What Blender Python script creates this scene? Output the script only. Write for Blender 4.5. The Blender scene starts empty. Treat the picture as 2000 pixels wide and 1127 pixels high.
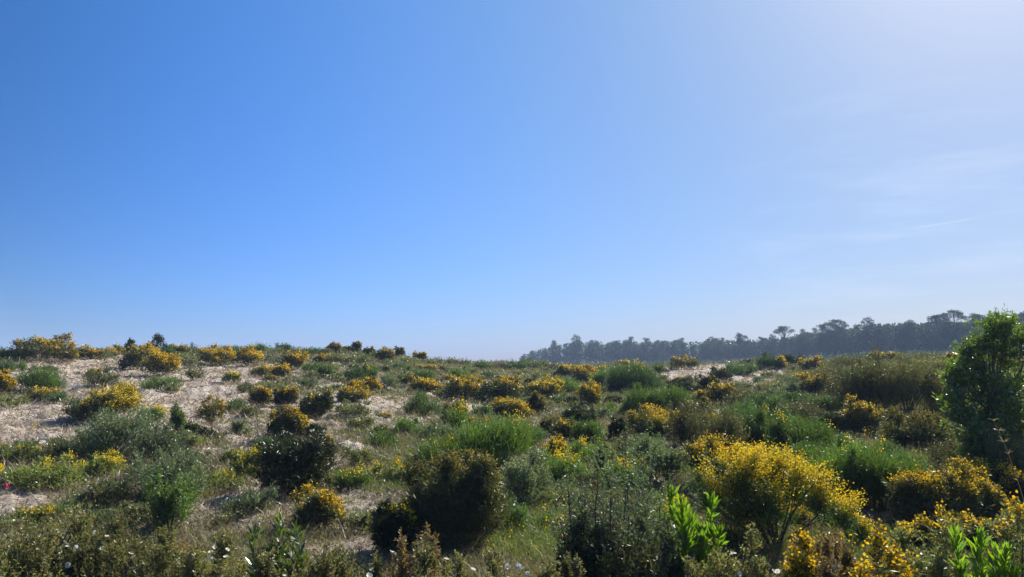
import bpy, math, random
import numpy as np
from mathutils import Vector

# ------------------------------------------------------------------ camera, sky, sun, exposure
SC = bpy.context.scene
COL = SC.collection
EYE = 2.4                      # camera height above the ground below it
FPX = 1428.0                   # focal length in pixels of the 2000 px wide photograph
PITCH = math.atan((705 - 563.5) / FPX)
SUN_AZ, SUN_EL = math.radians(37), math.radians(36)
cam = bpy.data.cameras.new("camera")
cam.sensor_width = 36.0
cam.lens = 36.0 * FPX / 2000.0
cam.clip_start, cam.clip_end = 0.05, 5000
cam_o = bpy.data.objects.new("camera", cam)
cam_o.location = (0, 0, EYE)
cam_o.rotation_euler = (math.pi / 2 + PITCH, 0, 0)
COL.objects.link(cam_o)
SC.camera = cam_o

world = bpy.data.worlds.new("World")
SC.world = world
world.use_nodes = True
wn, wl = world.node_tree.nodes, world.node_tree.links
bg = wn["Background"]
sky = wn.new("ShaderNodeTexSky")
sky.sky_type = 'NISHITA'
sky.sun_disc = False
sky.sun_elevation = SUN_EL
sky.sun_rotation = SUN_AZ
sky.altitude = 50
sky.air_density = 1.0
sky.dust_density = 0.35
sky.ozone_density = 2.0
# the clear air of that day: deeper blue away from the sun within view, raised behind the camera for fill
tco = wn.new("ShaderNodeTexCoord")


def wmath(op, a, b=0.0):
    n = wn.new("ShaderNodeMath")
    n.operation = op
    for i, v in enumerate((a, b)):
        if hasattr(v, "links"):
            wl.new(v, n.inputs[i])
        else:
            n.inputs[i].default_value = v
    return n.outputs[0]


wdot = wn.new("ShaderNodeVectorMath")
wdot.operation = 'DOT_PRODUCT'
wl.new(tco.outputs["Generated"], wdot.inputs[0])
wdot.inputs[1].default_value = (math.sin(SUN_AZ) * math.cos(SUN_EL), math.cos(SUN_AZ) * math.cos(SUN_EL), math.sin(SUN_EL))
wsep = wn.new("ShaderNodeSeparateXYZ")
wl.new(tco.outputs["Generated"], wsep.inputs[0])
dot = wmath('MAXIMUM', wdot.outputs["Value"], wmath('SUBTRACT', .46, wmath('MULTIPLY', wdot.outputs["Value"], .52)))  # unseen sky behind the camera brightened to add fill on shaded sides
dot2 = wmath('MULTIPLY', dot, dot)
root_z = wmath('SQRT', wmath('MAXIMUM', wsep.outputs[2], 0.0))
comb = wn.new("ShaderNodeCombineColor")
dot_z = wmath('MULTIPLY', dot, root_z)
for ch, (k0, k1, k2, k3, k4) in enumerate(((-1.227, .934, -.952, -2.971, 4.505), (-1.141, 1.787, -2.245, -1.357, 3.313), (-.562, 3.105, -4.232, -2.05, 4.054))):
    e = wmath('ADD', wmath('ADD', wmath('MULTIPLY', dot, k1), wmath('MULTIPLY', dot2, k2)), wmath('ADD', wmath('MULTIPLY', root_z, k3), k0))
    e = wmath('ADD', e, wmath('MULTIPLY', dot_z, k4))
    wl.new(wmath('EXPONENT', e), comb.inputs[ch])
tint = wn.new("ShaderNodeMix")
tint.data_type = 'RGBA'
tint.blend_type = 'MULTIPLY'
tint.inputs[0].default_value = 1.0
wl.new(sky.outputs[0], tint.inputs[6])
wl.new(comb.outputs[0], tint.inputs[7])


def sky_dir(px, py):
    v = Vector((px - 1000, FPX * math.cos(PITCH) - (563.5 - py) * math.sin(PITCH), FPX * math.sin(PITCH) + (563.5 - py) * math.cos(PITCH)))
    return v.normalized()


def wdotc(v):
    n = wn.new("ShaderNodeVectorMath")
    n.operation = 'DOT_PRODUCT'
    wl.new(tco.outputs["Generated"], n.inputs[0])
    n.inputs[1].default_value = v
    return n.outputs["Value"]


def wrange(v, a0, a1, b0=0.0, b1=1.0):
    n = wn.new("ShaderNodeMapRange")
    n.interpolation_type = 'SMOOTHSTEP'
    wl.new(v, n.inputs[0])
    for i, q in enumerate((a0, a1, b0, b1)):
        n.inputs[i + 1].default_value = q
    return n.outputs[0]


# faint high cirrus and a short vapour trail, low on the right
cmap = wn.new("ShaderNodeMapping")
cmap.inputs["Rotation"].default_value = (0, math.radians(-14), math.radians(-24))
cmap.inputs["Scale"].default_value = (4, 4, 26)
wl.new(tco.outputs["Generated"], cmap.inputs[0])
cno = wn.new("ShaderNodeTexNoise")
cno.inputs["Scale"].default_value = 1.6
cno.inputs["Detail"].default_value = 5
wl.new(cmap.outputs[0], cno.inputs["Vector"])
cirrus = wmath('MULTIPLY', wrange(cno.outputs[0], .42, .75), wrange(wdotc(sky_dir(1740, 445)), .975, .999))
pa, pb = sky_dir(1790, 445), sky_dir(1900, 427)
across = wmath('ABSOLUTE', wdotc(pa.cross(pb).normalized()))
trail = wmath('MULTIPLY', wrange(across, .0017, .0003), wrange(wdotc(((pa + pb) / 2).normalized()), math.cos(.042), math.cos(.012)))
white = wmath('ADD', wmath('MULTIPLY', cirrus, .09), wmath('MULTIPLY', trail, .09))
wmix = wn.new("ShaderNodeMix")
wmix.data_type = 'RGBA'
wl.new(white, wmix.inputs[0])
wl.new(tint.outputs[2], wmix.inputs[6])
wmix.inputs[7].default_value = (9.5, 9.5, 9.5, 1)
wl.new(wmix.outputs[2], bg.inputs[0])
bg.inputs[1].default_value = 0.075

sun = bpy.data.lights.new("sun", 'SUN')
sun.energy = 5.0
sun.angle = math.radians(0.53)
sun.color = (1.0, 0.94, 0.84)
sun_o = bpy.data.objects.new("sun", sun)
SUN_DIR = Vector((math.sin(SUN_AZ) * math.cos(SUN_EL), math.cos(SUN_AZ) * math.cos(SUN_EL), math.sin(SUN_EL)))
sun_o.rotation_euler = SUN_DIR.to_track_quat('Z', 'Y').to_euler()
sun_o.location = (30, 40, 60)
COL.objects.link(sun_o)

SC.view_settings.view_transform = 'Standard'
SC.view_settings.look = 'None'
SC.view_settings.gamma = 1.0
SC.view_settings.exposure = 1.0
SC.render.engine = 'CYCLES'
cy = SC.cycles
cy.use_adaptive_sampling = False
cy.max_bounces = 6
cy.diffuse_bounces = 3
cy.glossy_bounces = 2
cy.transmission_bounces = 3
cy.volume_bounces = 1
cy.use_denoising = True
cy.denoiser = 'OPENIMAGEDENOISE'
cy.denoising_input_passes = 'RGB_ALBEDO_NORMAL'
cy.denoising_prefilter = 'ACCURATE'
cy.sample_clamp_indirect = 4.0
cy.caustics_reflective = cy.caustics_refractive = False

RNG = np.random.default_rng(7)
SUNH = np.array(SUN_DIR)

# ------------------------------------------------------------------ numeric helpers
_perm = np.random.default_rng(11).random((256, 256)).astype(np.float32)


def vnoise(x, y):
    xi, yi = np.floor(x).astype(int), np.floor(y).astype(int)
    fx, fy = x - xi, y - yi
    fx = fx * fx * fx * (fx * (fx * 6 - 15) + 10)
    fy = fy * fy * fy * (fy * (fy * 6 - 15) + 10)
    a, b = _perm[xi & 255, yi & 255], _perm[(xi + 1) & 255, yi & 255]
    c, d = _perm[xi & 255, (yi + 1) & 255], _perm[(xi + 1) & 255, (yi + 1) & 255]
    return ((a + (b - a) * fx) * (1 - fy) + (c + (d - c) * fx) * fy) * 2 - 1


def fbm(x, y, o=3):
    s, a, f, n = 0, 1, 1, 0
    for k in range(o):
        s = s + a * vnoise(x * f + 17.3 * k, y * f - 9.1 * k)
        n += a
        a *= .5
        f *= 2.03
    return s / n


def sstep(a, b, x):
    t = np.clip((x - a) / (b - a), 0, 1)
    return t * t * (3 - 2 * t)


def unit(v):
    return v / np.maximum(np.linalg.norm(v, axis=-1, keepdims=True), 1e-9)


PX_T = [-1500, -300, 0, 200, 400, 600, 700, 760, 830, 900, 1000, 1150, 1250, 1330, 1400, 1500, 1600, 1700, 1900, 2100, 3500]
CREST_Y = [692, 692, 697, 694, 696, 693, 692, 699, 707, 711, 713, 715, 716, 715, 714, 712, 708, 704, 699, 696, 696]
CREST_D = [50, 50, 50, 54, 56, 58, 60, 62, 66, 72, 80, 84, 80, 72, 70, 74, 80, 80, 72, 66, 60]
FAR_Z = [-3, -3, -3, -3, -3, -3, -3, -3, -3, -3, -2, -1.4, -1, -.6, 0, .8, 1.6, 2.4, 3.2, 4.0, 4.3]


def ground_z(x, y, micro=False):
    x, y = np.asarray(x, float), np.asarray(y, float)
    d = np.sqrt(x * x + y * y) + 1e-6
    yy = np.where(y > .15 * d, y, .15 * d)
    px = np.clip(1000 + FPX * x / yy, -1500, 3500)
    front = sstep(-.3, .5, y / d)
    yc = np.interp(px, PX_T, CREST_Y)
    dc = np.interp(px, PX_T, CREST_D)
    zc = EYE - dc * (yc - 705) / FPX
    t = (d - 10) / (dc - 10)
    tt = np.clip(t, 0, 1)
    up = zc * (tt ** 1.18)
    over = np.maximum(d - dc, 0)
    down = zc - np.minimum(over, 90) * .026 * sstep(0, 12, over)
    z = np.where(t < 1, up, down)
    zf = np.interp(px, PX_T, FAR_Z)
    z = z + (zf - z) * sstep(115, 175, d)
    z = z * front
    near = sstep(3, 8, d)
    amp = near * (1 - sstep(120, 200, d))
    z = z + amp * (.16 * fbm(x / 6.5 + 3, y / 6.5, 2) + .075 * fbm(x / 1.9, y / 1.9 + 8, 2))
    if micro:
        m = amp * (1 - sstep(60, 90, d)) * np.clip(d / 14, .5, 1.2)
        z = z + m * (  .11 * fbm(x / .62 + 4, y / .8, 2) + .085 * np.abs(fbm(x / .27, y / .33 + 2, 2)))
    return z


def project(x, y, z):
    c, s = math.cos(PITCH), math.sin(PITCH)
    f = y * c + (z - EYE) * s
    u = -y * s + (z - EYE) * c
    return 1000 + FPX * x / f, 563.5 - FPX * u / f, f


def ground_at(px, py):
    """Where the sight line through a point of the photograph meets the ground (or the crest, where it passes over it)."""
    Y = np.geomspace(3.5, 125, 2600)
    x = (px - 1000) / FPX * Y
    for _ in range(2):
        z = ground_z(x, Y)
        x = (px - 1000) / FPX * (Y * math.cos(PITCH) + (z - EYE) * math.sin(PITCH))
    z = ground_z(x, Y)
    _, q, f = project(x, Y, z)
    hit = np.nonzero(q <= py)[0]
    dc = float(np.interp(px, PX_T, CREST_D))
    i = hit[0] if len(hit) else int(np.argmin(np.where(Y < dc * 1.15, q, 1e9)))
    return float(x[i]), float(Y[i]), float(z[i]), float(f[i])


SAND = [(230, 765, 520, 75, 1.0), (60, 830, 260, 55, .9), (420, 830, 330, 60, .75), (690, 790, 230, 55, .8), (1385, 735, 120, 24, 1.3), (905, 800, 90, 26, .5),
        (655, 1085, 90, 30, 1.2), (15, 990, 80, 30, 1.2), (480, 975, 140, 45, .95), (690, 1000, 90, 60, .75), (1130, 850, 80, 30, .6),
        (1700, 1010, 70, 18, .8), (650, 880, 140, 60, .5), (1040, 800, 60, 20, .4), (430, 1010, 90, 40, .6), (820, 690, 60, 30, .5)]
GREEN = [(1050, 1050, 110, 70, 1.2), (1650, 1085, 170, 45, 1.0), (1160, 930, 160, 60, .9), (880, 870, 160, 60, .6), (1600, 960, 170, 70, 1.0),
         (770, 900, 120, 80, .7), (1480, 880, 160, 60, .6), (1100, 800, 150, 60, .5), (130, 900, 160, 60, .5), (1250, 1000, 200, 80, .6), (1850, 1060, 200, 60, .6),
         (700, 830, 120, 50, .4), (1700, 760, 200, 60, .5), (1000, 740, 200, 25, .4)]


def patch(x, y, table):
    px, py, f = project(x, y, ground_z(x, y))
    s = np.zeros_like(px)
    for cx, cy_, rx, ry, w in table:
        s = np.maximum(s, w * np.exp(-((px - cx) / rx) ** 2 * .9 - ((py - cy_) / ry) ** 2 * .9))
    return np.where(f > .5, s, .3)


def sand_mask(x, y):
    return np.clip(patch(x, y, SAND) + .35 * fbm(x / 2.1 + 30, y / 2.1, 3), 0, 1.2)


def green_mask(x, y):
    return np.clip(patch(x, y, GREEN) + .3 * fbm(x / 1.7 - 30, y / 1.7, 2), 0, 1.2)


# ------------------------------------------------------------------ meshes
def raw_mesh(name, verts, loops, starts, mats, smooth=False, midx=None):
    me = bpy.data.meshes.new(name)
    verts = np.asarray(verts, np.float32).reshape(-1, 3)
    loops = np.asarray(loops, np.int32).ravel()
    starts = np.asarray(starts, np.int32).ravel()
    me.vertices.add(len(verts))
    me.vertices.foreach_set("co", verts.ravel())
    me.loops.add(len(loops))
    me.loops.foreach_set("vertex_index", loops)
    me.polygons.add(len(starts))
    me.polygons.foreach_set("loop_start", starts)
    if midx is not None:
        me.polygons.foreach_set("material_index", np.asarray(midx, np.int32))
    for m in (mats if isinstance(mats, (list, tuple)) else [mats]):
        me.materials.append(m)
    me.update(calc_edges=True)
    if smooth:
        me.polygons.foreach_set("use_smooth", np.ones(len(starts), bool))
    return me


class Geo:
    """Collects vertices and polygons of one mesh."""

    def __init__(self):
        self.v, self.l, self.s, self.m = [], [], [], []
        self.nv = self.nl = 0

    def add(self, verts, faces_n, mat=0):
        """verts (n, k, 3): n separate k-gons, or faces given as an index array (m, k) in faces_n."""
        verts = np.asarray(verts, np.float32)
        if faces_n is None:
            n, k = verts.shape[:2]
            idx = np.arange(n * k).reshape(n, k)
        else:
            idx = np.asarray(faces_n)
            n, k = idx.shape
        self.v.append(verts.reshape(-1, 3))
        self.l.append((idx + self.nv).ravel())
        self.s.append(self.nl + np.arange(n) * k)
        self.m.append(np.full(n, mat))
        self.nv += verts.reshape(-1, 3).shape[0]
        self.nl += n * k

    def mesh(self, name, mats, smooth=False):
        if not self.v:
            return None
        return raw_mesh(name, np.concatenate(self.v), np.concatenate(self.l), np.concatenate(self.s), mats, smooth, np.concatenate(self.m))

    # shapes
    def leaves(self, P, D, L, W, rng, hexa=False, fold=0.0, mat=0):
        n = len(P)
        if n == 0:
            return
        L, W = np.broadcast_to(L, (n,)), np.broadcast_to(W, (n,))
        S = unit(np.cross(D, rng.normal(size=(n, 3))))
        L, W = L[:, None], W[:, None]
        if not hexa:
            q = np.stack([P, P + D * L * .45 + S * W * .5, P + D * L, P + D * L * .45 - S * W * .5], 1)
        else:
            N = np.cross(D, S)
            q = np.stack([P, P + D * L * .3 + S * W * .42, P + D * L * .68 + S * W * .5 + N * L * .03, P + D * L + N * L * .06,
                          P + D * L * .68 - S * W * .5 + N * L * .03, P + D * L * .3 - S * W * .42], 1)
        self.add(q, None, mat)

    def ribbons(self, P0, P1, P2, W, rng, k=4, mat=0, taper=.75):
        n = len(P0)
        if n == 0:
            return
        t = np.linspace(0, 1, k)[None, :, None]
        C = P0[:, None] * (1 - t) ** 2 + P1[:, None] * 2 * t * (1 - t) + P2[:, None] * t ** 2
        S = unit(np.cross(unit(P2 - P0), rng.normal(size=(n, 3))))[:, None]
        w = np.broadcast_to(W, (n,))[:, None, None] * (1 - taper * t) * .5
        V = np.stack([C + S * w, C - S * w], 2).reshape(n, 2 * k, 3)
        base = (np.arange(n) * 2 * k)[:, None, None]
        j = np.arange(k - 1)[None, :, None] * 2
        F = (base + j + np.array([0, 1, 3, 2])[None, None]).reshape(-1, 4)
        self.add(V.reshape(-1, 3), F, mat)

    def tube(self, pts, rad, n=6, mat=0, cap=False):
        pts, rad = np.asarray(pts, float), np.asarray(rad, float)
        k = len(pts)
        T = unit(np.gradient(pts, axis=0))
        ref = np.array([.31, .95, .02]) if abs(T[0, 2]) > .7 else np.array([0, 0, 1.0])
        A = unit(np.cross(T, ref))
        B = np.cross(T, A)
        a = np.linspace(0, 2 * np.pi, n, endpoint=False)
        V = pts[:, None] + rad[:, None, None] * (np.cos(a)[None, :, None] * A[:, None] + np.sin(a)[None, :, None] * B[:, None])
        i, j = np.meshgrid(np.arange(k - 1), np.arange(n), indexing='ij')
        F = np.stack([i * n + j, i * n + (j + 1) % n, (i + 1) * n + (j + 1) % n, (i + 1) * n + j], -1).reshape(-1, 4)
        self.add(V.reshape(-1, 3), F, mat)
        if cap:
            for e in (0, k - 1):
                self.add(V[e][None], None, mat)


def bez(a, b, c, k=6):
    t = np.linspace(0, 1, k)[:, None]
    return np.asarray(a) * (1 - t) ** 2 + np.asarray(b) * 2 * t * (1 - t) + np.asarray(c) * t ** 2


def link(name, data, parent=None, loc=None):
    o = bpy.data.objects.new(name, data)
    COL.objects.link(o)
    if parent is not None:
        o.parent = parent
    if loc is not None:
        o.location = loc
    return o


def tag(o, label=None, cat=None, group=None, kind=None):
    for k, v in (("label", label), ("category", cat), ("group", group), ("kind", kind)):
        if v:
            o[k] = v
    return o


# ------------------------------------------------------------------ materials
def new_mat(name):
    m = bpy.data.materials.new(name)
    m.use_nodes = True
    m.node_tree.nodes.clear()
    return m, m.node_tree.nodes, m.node_tree.links


def leaf_mat(name, cols, trans=.3, tcol=None, gloss=.05, rough=.45, objvar=.3):
    """cols: list of colours met at random from leaf to leaf; trans: share of light let through."""
    m, n, l = new_mat(name)
    out = n.new("ShaderNodeOutputMaterial")
    geo = n.new("ShaderNodeNewGeometry")
    oi = n.new("ShaderNodeObjectInfo")
    ramp = n.new("ShaderNodeValToRGB")
    ramp.color_ramp.interpolation = 'LINEAR'
    el = ramp.color_ramp.elements
    for i, c in enumerate(cols):
        pos = i / max(len(cols) - 1, 1)
        e = el[i] if i < 2 else el.new(pos)
        e.position = pos
        e.color = (*c, 1)
    if len(cols) == 2:
        el[1].position = 1
    l.new(geo.outputs["Random Per Island"], ramp.inputs[0])
    mr = n.new("ShaderNodeMapRange")
    mr.inputs[3].default_value = 1 - objvar
    mr.inputs[4].default_value = 1 + objvar
    l.new(oi.outputs["Random"], mr.inputs[0])
    h = n.new("ShaderNodeHueSaturation")
    l.new(ramp.outputs[0], h.inputs["Color"])
    l.new(mr.outputs[0], h.inputs["Value"])
    dif = n.new("ShaderNodeBsdfDiffuse")
    l.new(h.outputs[0], dif.inputs[0])
    tr = n.new("ShaderNodeBsdfTranslucent")
    t2 = n.new("ShaderNodeMix")
    t2.data_type = 'RGBA'
    t2.blend_type = 'MULTIPLY'
    t2.inputs[0].default_value = 1
    l.new(h.outputs[0], t2.inputs[6])
    t2.inputs[7].default_value = (*(tcol or (1.3, 1.4, .7)), 1)
    l.new(t2.outputs[2], tr.inputs[0])
    mx = n.new("ShaderNodeMixShader")
    mx.inputs[0].default_value = trans
    l.new(dif.outputs[0], mx.inputs[1])
    l.new(tr.outputs[0], mx.inputs[2])
    gl = n.new("ShaderNodeBsdfGlossy")
    gl.inputs["Roughness"].default_value = rough
    gl.inputs[0].default_value = (.9, .95, .9, 1)
    m2 = n.new("ShaderNodeMixShader")
    m2.inputs[0].default_value = gloss
    l.new(mx.outputs[0], m2.inputs[1])
    l.new(gl.outputs[0], m2.inputs[2])
    l.new(m2.outputs[0], out.inputs[0])
    return m


def bark_mat(name, c1, c2, scale=30):
    m, n, l = new_mat(name)
    out = n.new("ShaderNodeOutputMaterial")
    p = n.new("ShaderNodeBsdfPrincipled")
    p.inputs["Roughness"].default_value = .9
    tc = n.new("ShaderNodeTexCoord")
    nz = n.new("ShaderNodeTexNoise")
    nz.inputs["Scale"].default_value = scale
    nz.inputs["Detail"].default_value = 5
    l.new(tc.outputs["Object"], nz.inputs["Vector"])
    r = n.new("ShaderNodeValToRGB")
    r.color_ramp.elements[0].color = (*c1, 1)
    r.color_ramp.elements[0].position = .35
    r.color_ramp.elements[1].color = (*c2, 1)
    r.color_ramp.elements[1].position = .65
    l.new(nz.outputs[0], r.inputs[0])
    l.new(r.outputs[0], p.inputs["Base Color"])
    b = n.new("ShaderNodeBump")
    b.inputs["Strength"].default_value = .5
    b.inputs["Distance"].default_value = .01
    l.new(nz.outputs[0], b.inputs["Height"])
    l.new(b.outputs[0], p.inputs["Normal"])
    l.new(p.outputs[0], out.inputs[0])
    return m


M = {
    'gorse': leaf_mat('gorse_spines', [(.040, .050, .017), (.075, .090, .024), (.125, .125, .038), (.085, .064, .032)], .36),
    'dark': leaf_mat('dark_spines', [(.022, .030, .011), (.040, .052, .016), (.078, .084, .025)], .27),
    'broom': leaf_mat('broom_twigs', [(.038, .078, .022), (.070, .122, .030), (.115, .165, .045), (.11, .11, .045)], .46, (1.25, 1.5, .45)),
    'darkbroom': leaf_mat('dark_broom_twigs', [(.038, .072, .026), (.065, .112, .036), (.10, .15, .045)], .42),
    'scrub': leaf_mat('scrub_leaves', [(.090, .108, .045), (.13, .15, .060), (.18, .185, .075), (.14, .11, .06)], .4),
    'greyscrub': leaf_mat('grey_scrub_leaves', [(.070, .098, .052), (.112, .145, .076), (.16, .19, .10)], .38),
    'herb': leaf_mat('herb_leaves', [(.085, .110, .025), (.13, .165, .035), (.19, .20, .05)], .45),
    'heath': leaf_mat('heath_twigs', [(.060, .056, .024), (.098, .090, .036), (.14, .125, .048), (.08, .10, .036)], .38),
    'rockrose': leaf_mat('rockrose_leaves', [(.085, .095, .042), (.13, .14, .060), (.20, .19, .085), (.20, .115, .055)], .38, gloss=.03),
    'pale': leaf_mat('pale_tips', [(.13, .16, .085), (.19, .21, .12), (.24, .24, .15)], .35),
    'acacia': leaf_mat('acacia_leaves', [(.045, .085, .020), (.075, .125, .028), (.12, .17, .040), (.09, .10, .035)], .46, (1.4, 1.55, .38), .07, .38),
    'acaciayoung': leaf_mat('young_acacia_leaves', [(.075, .14, .014), (.12, .20, .016), (.18, .25, .022)], .52, (1.5, 1.7, .3), .08, .35),
    'pine': leaf_mat('pine_needles', [(.018, .032, .016), (.034, .056, .025), (.06, .085, .038), (.11, .13, .07)], .2),  # palest colour imitates sunlit highlights on the crowns
    'yellow': leaf_mat('orange_yellow_blossom', [(.52, .31, .010), (.73, .46, .012), (.82, .56, .018)], .4, (1.1, 1.08, .6), .02, objvar=.14),
    'tawny': leaf_mat('tawny_blossom', [(.20, .14, .035), (.32, .23, .05), (.28, .25, .09)], .4, (1.1, 1.05, .6), .02, objvar=.14),
    'lemon': leaf_mat('lemon_yellow_blossom', [(.62, .42, .012), (.78, .56, .018), (.86, .66, .03)], .4, (1.1, 1.05, .6), .02, objvar=.1),
    'straw': leaf_mat('straw_blades', [(.20, .15, .08), (.34, .26, .145), (.44, .35, .21), (.24, .16, .10)], .3, (1.1, 1.05, .8)),
    'litter': leaf_mat('litter_twigs', [(.10, .070, .05), (.20, .145, .11), (.30, .23, .19), (.16, .10, .085)], .1),
    'grass': leaf_mat('green_blades', [(.075, .125, .022), (.12, .17, .034), (.19, .21, .055)], .5, (1.2, 1.35, .5)),
    'russet': leaf_mat('russet_rockrose_leaves', [(.10, .085, .04), (.20, .12, .055), (.26, .15, .07), (.12, .12, .05)], .36, gloss=.06),
    'tangle': leaf_mat('dark_purple_twigs', [(.035, .026, .024), (.065, .048, .040), (.10, .078, .055), (.06, .07, .03)], .25),
    'petal': leaf_mat('white_petals', [(.78, .77, .72), (.85, .84, .80)], .35, (1, 1, .95), .02, objvar=.04),
    'pink': leaf_mat('pink_petals', [(.38, .06, .10), (.48, .10, .16)], .35, (1, 1, 1), .02),
    'wood': bark_mat('shrub_bark', (.045, .035, .026), (.11, .09, .07), 40),
    'pinebark': bark_mat('pine_bark', (.05, .036, .03), (.12, .09, .075), 4),
    'deadwood': bark_mat('bleached_wood', (.30, .26, .22), (.52, .47, .41), 25),
    'brownwood': bark_mat('brown_wood', (.16, .085, .045), (.30, .17, .10), 25),
    'acaciabark': bark_mat('acacia_bark', (.07, .055, .045), (.16, .135, .115), 12),
}


def ground_mat():
    m, n, l = new_mat("sandy_ground")
    out = n.new("ShaderNodeOutputMaterial")
    p = n.new("ShaderNodeBsdfPrincipled")
    p.inputs["Roughness"].default_value = .95
    tc = n.new("ShaderNodeTexCoord")

    def noise(scale, det, rough=.6):
        z = n.new("ShaderNodeTexNoise")
        z.inputs["Scale"].default_value = scale
        z.inputs["Detail"].default_value = det
        z.inputs["Roughness"].default_value = rough
        l.new(tc.outputs["Object"], z.inputs["Vector"])
        return z

    def ramp(src, stops):
        r = n.new("ShaderNodeValToRGB")
        el = r.color_ramp.elements
        for i, (pos, c) in enumerate(stops):
            e = el[i] if i < 2 else el.new(pos)
            e.position = pos
            e.color = (*c, 1)
        l.new(src, r.inputs[0])
        return r

    def mix(fac, a, b, mode='MIX'):
        x = n.new("ShaderNodeMix")
        x.data_type = 'RGBA'
        x.blend_type = mode
        if hasattr(fac, 'links'):
            l.new(fac, x.inputs[0])
        else:
            x.inputs[0].default_value = fac
        l.new(a, x.inputs[6])
        l.new(b, x.inputs[7])
        return x.outputs[2]

    big, mid, fine = noise(.45, 6), noise(2.6, 8, .7), noise(14, 8, .75)
    sand = ramp(mid.outputs[0], [(.30, (.28, .225, .180)), (.48, (.44, .375, .305)), (.66, (.58, .51, .43))])
    crumbs = ramp(fine.outputs[0], [(.36, (.42, .34, .30)), (.52, (1, 1, 1))])
    sand_c = mix(.75, sand.outputs[0], crumbs.outputs[0], 'MULTIPLY')
    soil = ramp(mid.outputs[0], [(.30, (.085, .062, .042)), (.5, (.17, .125, .085)), (.68, (.25, .19, .135))])
    soil_c = mix(.8, soil.outputs[0], crumbs.outputs[0], 'MULTIPLY')
    moss = ramp(fine.outputs[0], [(.35, (.045, .055, .018)), (.6, (.10, .115, .035))])
    at = n.new("ShaderNodeAttribute")
    at.attribute_name = "cover"
    sep = n.new("ShaderNodeSeparateColor")
    l.new(at.outputs["Color"], sep.inputs[0])
    c1 = mix(sep.outputs[1], soil_c, moss.outputs[0])
    c2 = mix(sep.outputs[0], c1, sand_c)
    l.new(c2, p.inputs["Base Color"])
    b = n.new("ShaderNodeBump")
    b.inputs["Strength"].default_value = .9
    b.inputs["Distance"].default_value = .05
    l.new(fine.outputs[0], b.inputs["Height"])
    b2 = n.new("ShaderNodeBump")
    b2.inputs["Strength"].default_value = .8
    b2.inputs["Distance"].default_value = .16
    l.new(mid.outputs[0], b2.inputs["Height"])
    l.new(b.outputs[0], b2.inputs["Normal"])
    l.new(b2.outputs[0], p.inputs["Normal"])
    l.new(p.outputs[0], out.inputs[0])
    return m


# ------------------------------------------------------------------ the ground: one sheet
def build_ground():
    az = np.concatenate([np.arange(-180, -52, 4.0), np.arange(-52, 52, .16), np.arange(52, 180, 4.0)])
    az = np.radians(az)
    r = np.concatenate([[.02, .8, 1.6, 2.4], np.geomspace(3.2, 62, 560), np.geomspace(62.8, 130, 90)[1:], np.geomspace(133, 900, 60)])
    A, R = np.meshgrid(az, r, indexing='ij')
    X, Y = np.sin(A) * R, np.cos(A) * R
    Z = ground_z(X, Y, True)
    na, nr = A.shape
    i, j = np.meshgrid(np.arange(na), np.arange(nr - 1), indexing='ij')
    i2 = (i + 1) % na
    F = np.stack([i * nr + j, i2 * nr + j, i2 * nr + j + 1, i * nr + j + 1], -1).reshape(-1, 4)[:, ::-1]
    V = np.stack([X, Y, Z], -1).reshape(-1, 3)
    me = raw_mesh("ground", V, F, np.arange(len(F)) * 4, ground_mat(), True)
    s = sstep(.22, .62, sand_mask(V[:, 0], V[:, 1]))
    g = .30 + .5 * sstep(.30, .8, green_mask(V[:, 0], V[:, 1]))
    d = np.hypot(V[:, 0], V[:, 1])
    far = sstep(100, 150, d)
    s *= 1 - far
    g = np.maximum(g, far * .8)
    c = np.stack([s, g, s * 0, s * 0 + 1], -1).astype(np.float32)
    ca = me.color_attributes.new("cover", 'FLOAT_COLOR', 'POINT')
    ca.data.foreach_set("color", c.ravel())
    tag(link("ground", me), kind='structure')


build_ground()


# ------------------------------------------------------------------ shrubs
def lobes_for(rng, w, h, n, spread=.30, lead=True):
    """A lumpy dome that reaches the ground: centre and radii of n overlapping lobes inside a w wide, h high outline."""
    a = (np.arange(n) + rng.random(n) * .8) / n * 2 * np.pi + rng.random() * 6
    r = w * spread * (.45 + .55 * rng.random(n))
    q = (r / (w * .5)) ** 2
    c = np.stack([np.cos(a) * r, np.sin(a) * r, h * (.20 + .36 * rng.random(n) * (1 - .6 * q))], -1)
    R = np.stack([w * (.10 + .17 * rng.random(n))] * 2 + [h * (.17 + .24 * rng.random(n))], -1)
    m = rng.integers(3, 7) if lead else 1                             # a few leading sprigs stand out of the outline
    b = rng.random(m) * 2 * np.pi
    e = .25 + .75 * rng.random(m)
    c = np.concatenate([c, np.stack([np.cos(b) * w * .40 * np.sqrt(1 - .75 * e), np.sin(b) * w * .40 * np.sqrt(1 - .75 * e), h * (.45 + .42 * e)], -1)])
    R = np.concatenate([R, np.stack([w * (.05 + .05 * rng.random(m))] * 2 + [h * (.10 + .08 * rng.random(m))], -1)])
    c[:, 0] += rng.normal() * .16 * w * (c[:, 2] / h - .3)
    c[0] = (rng.normal() * .09 * w, 0, h * .38)
    R[0] = (w * .27, w * .27, h * .40)
    return c, R


DEF = dict(n=700, per=12, sl=.20, ll=.05, lw=.011, up=.55, out=.8, jit=.4, leafspread=.8, shell=.5, rib=0, ribw=.006, leafmat='gorse',
           bloom=0, bm='yellow', bsize=.023, bper=18, bdir=(.5, .35, .9), lob=9, stems=9, hexa=False, stemlow=.0, stemvis=1, spread=.30, twig=0, lobes=None, lead=True)

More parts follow.
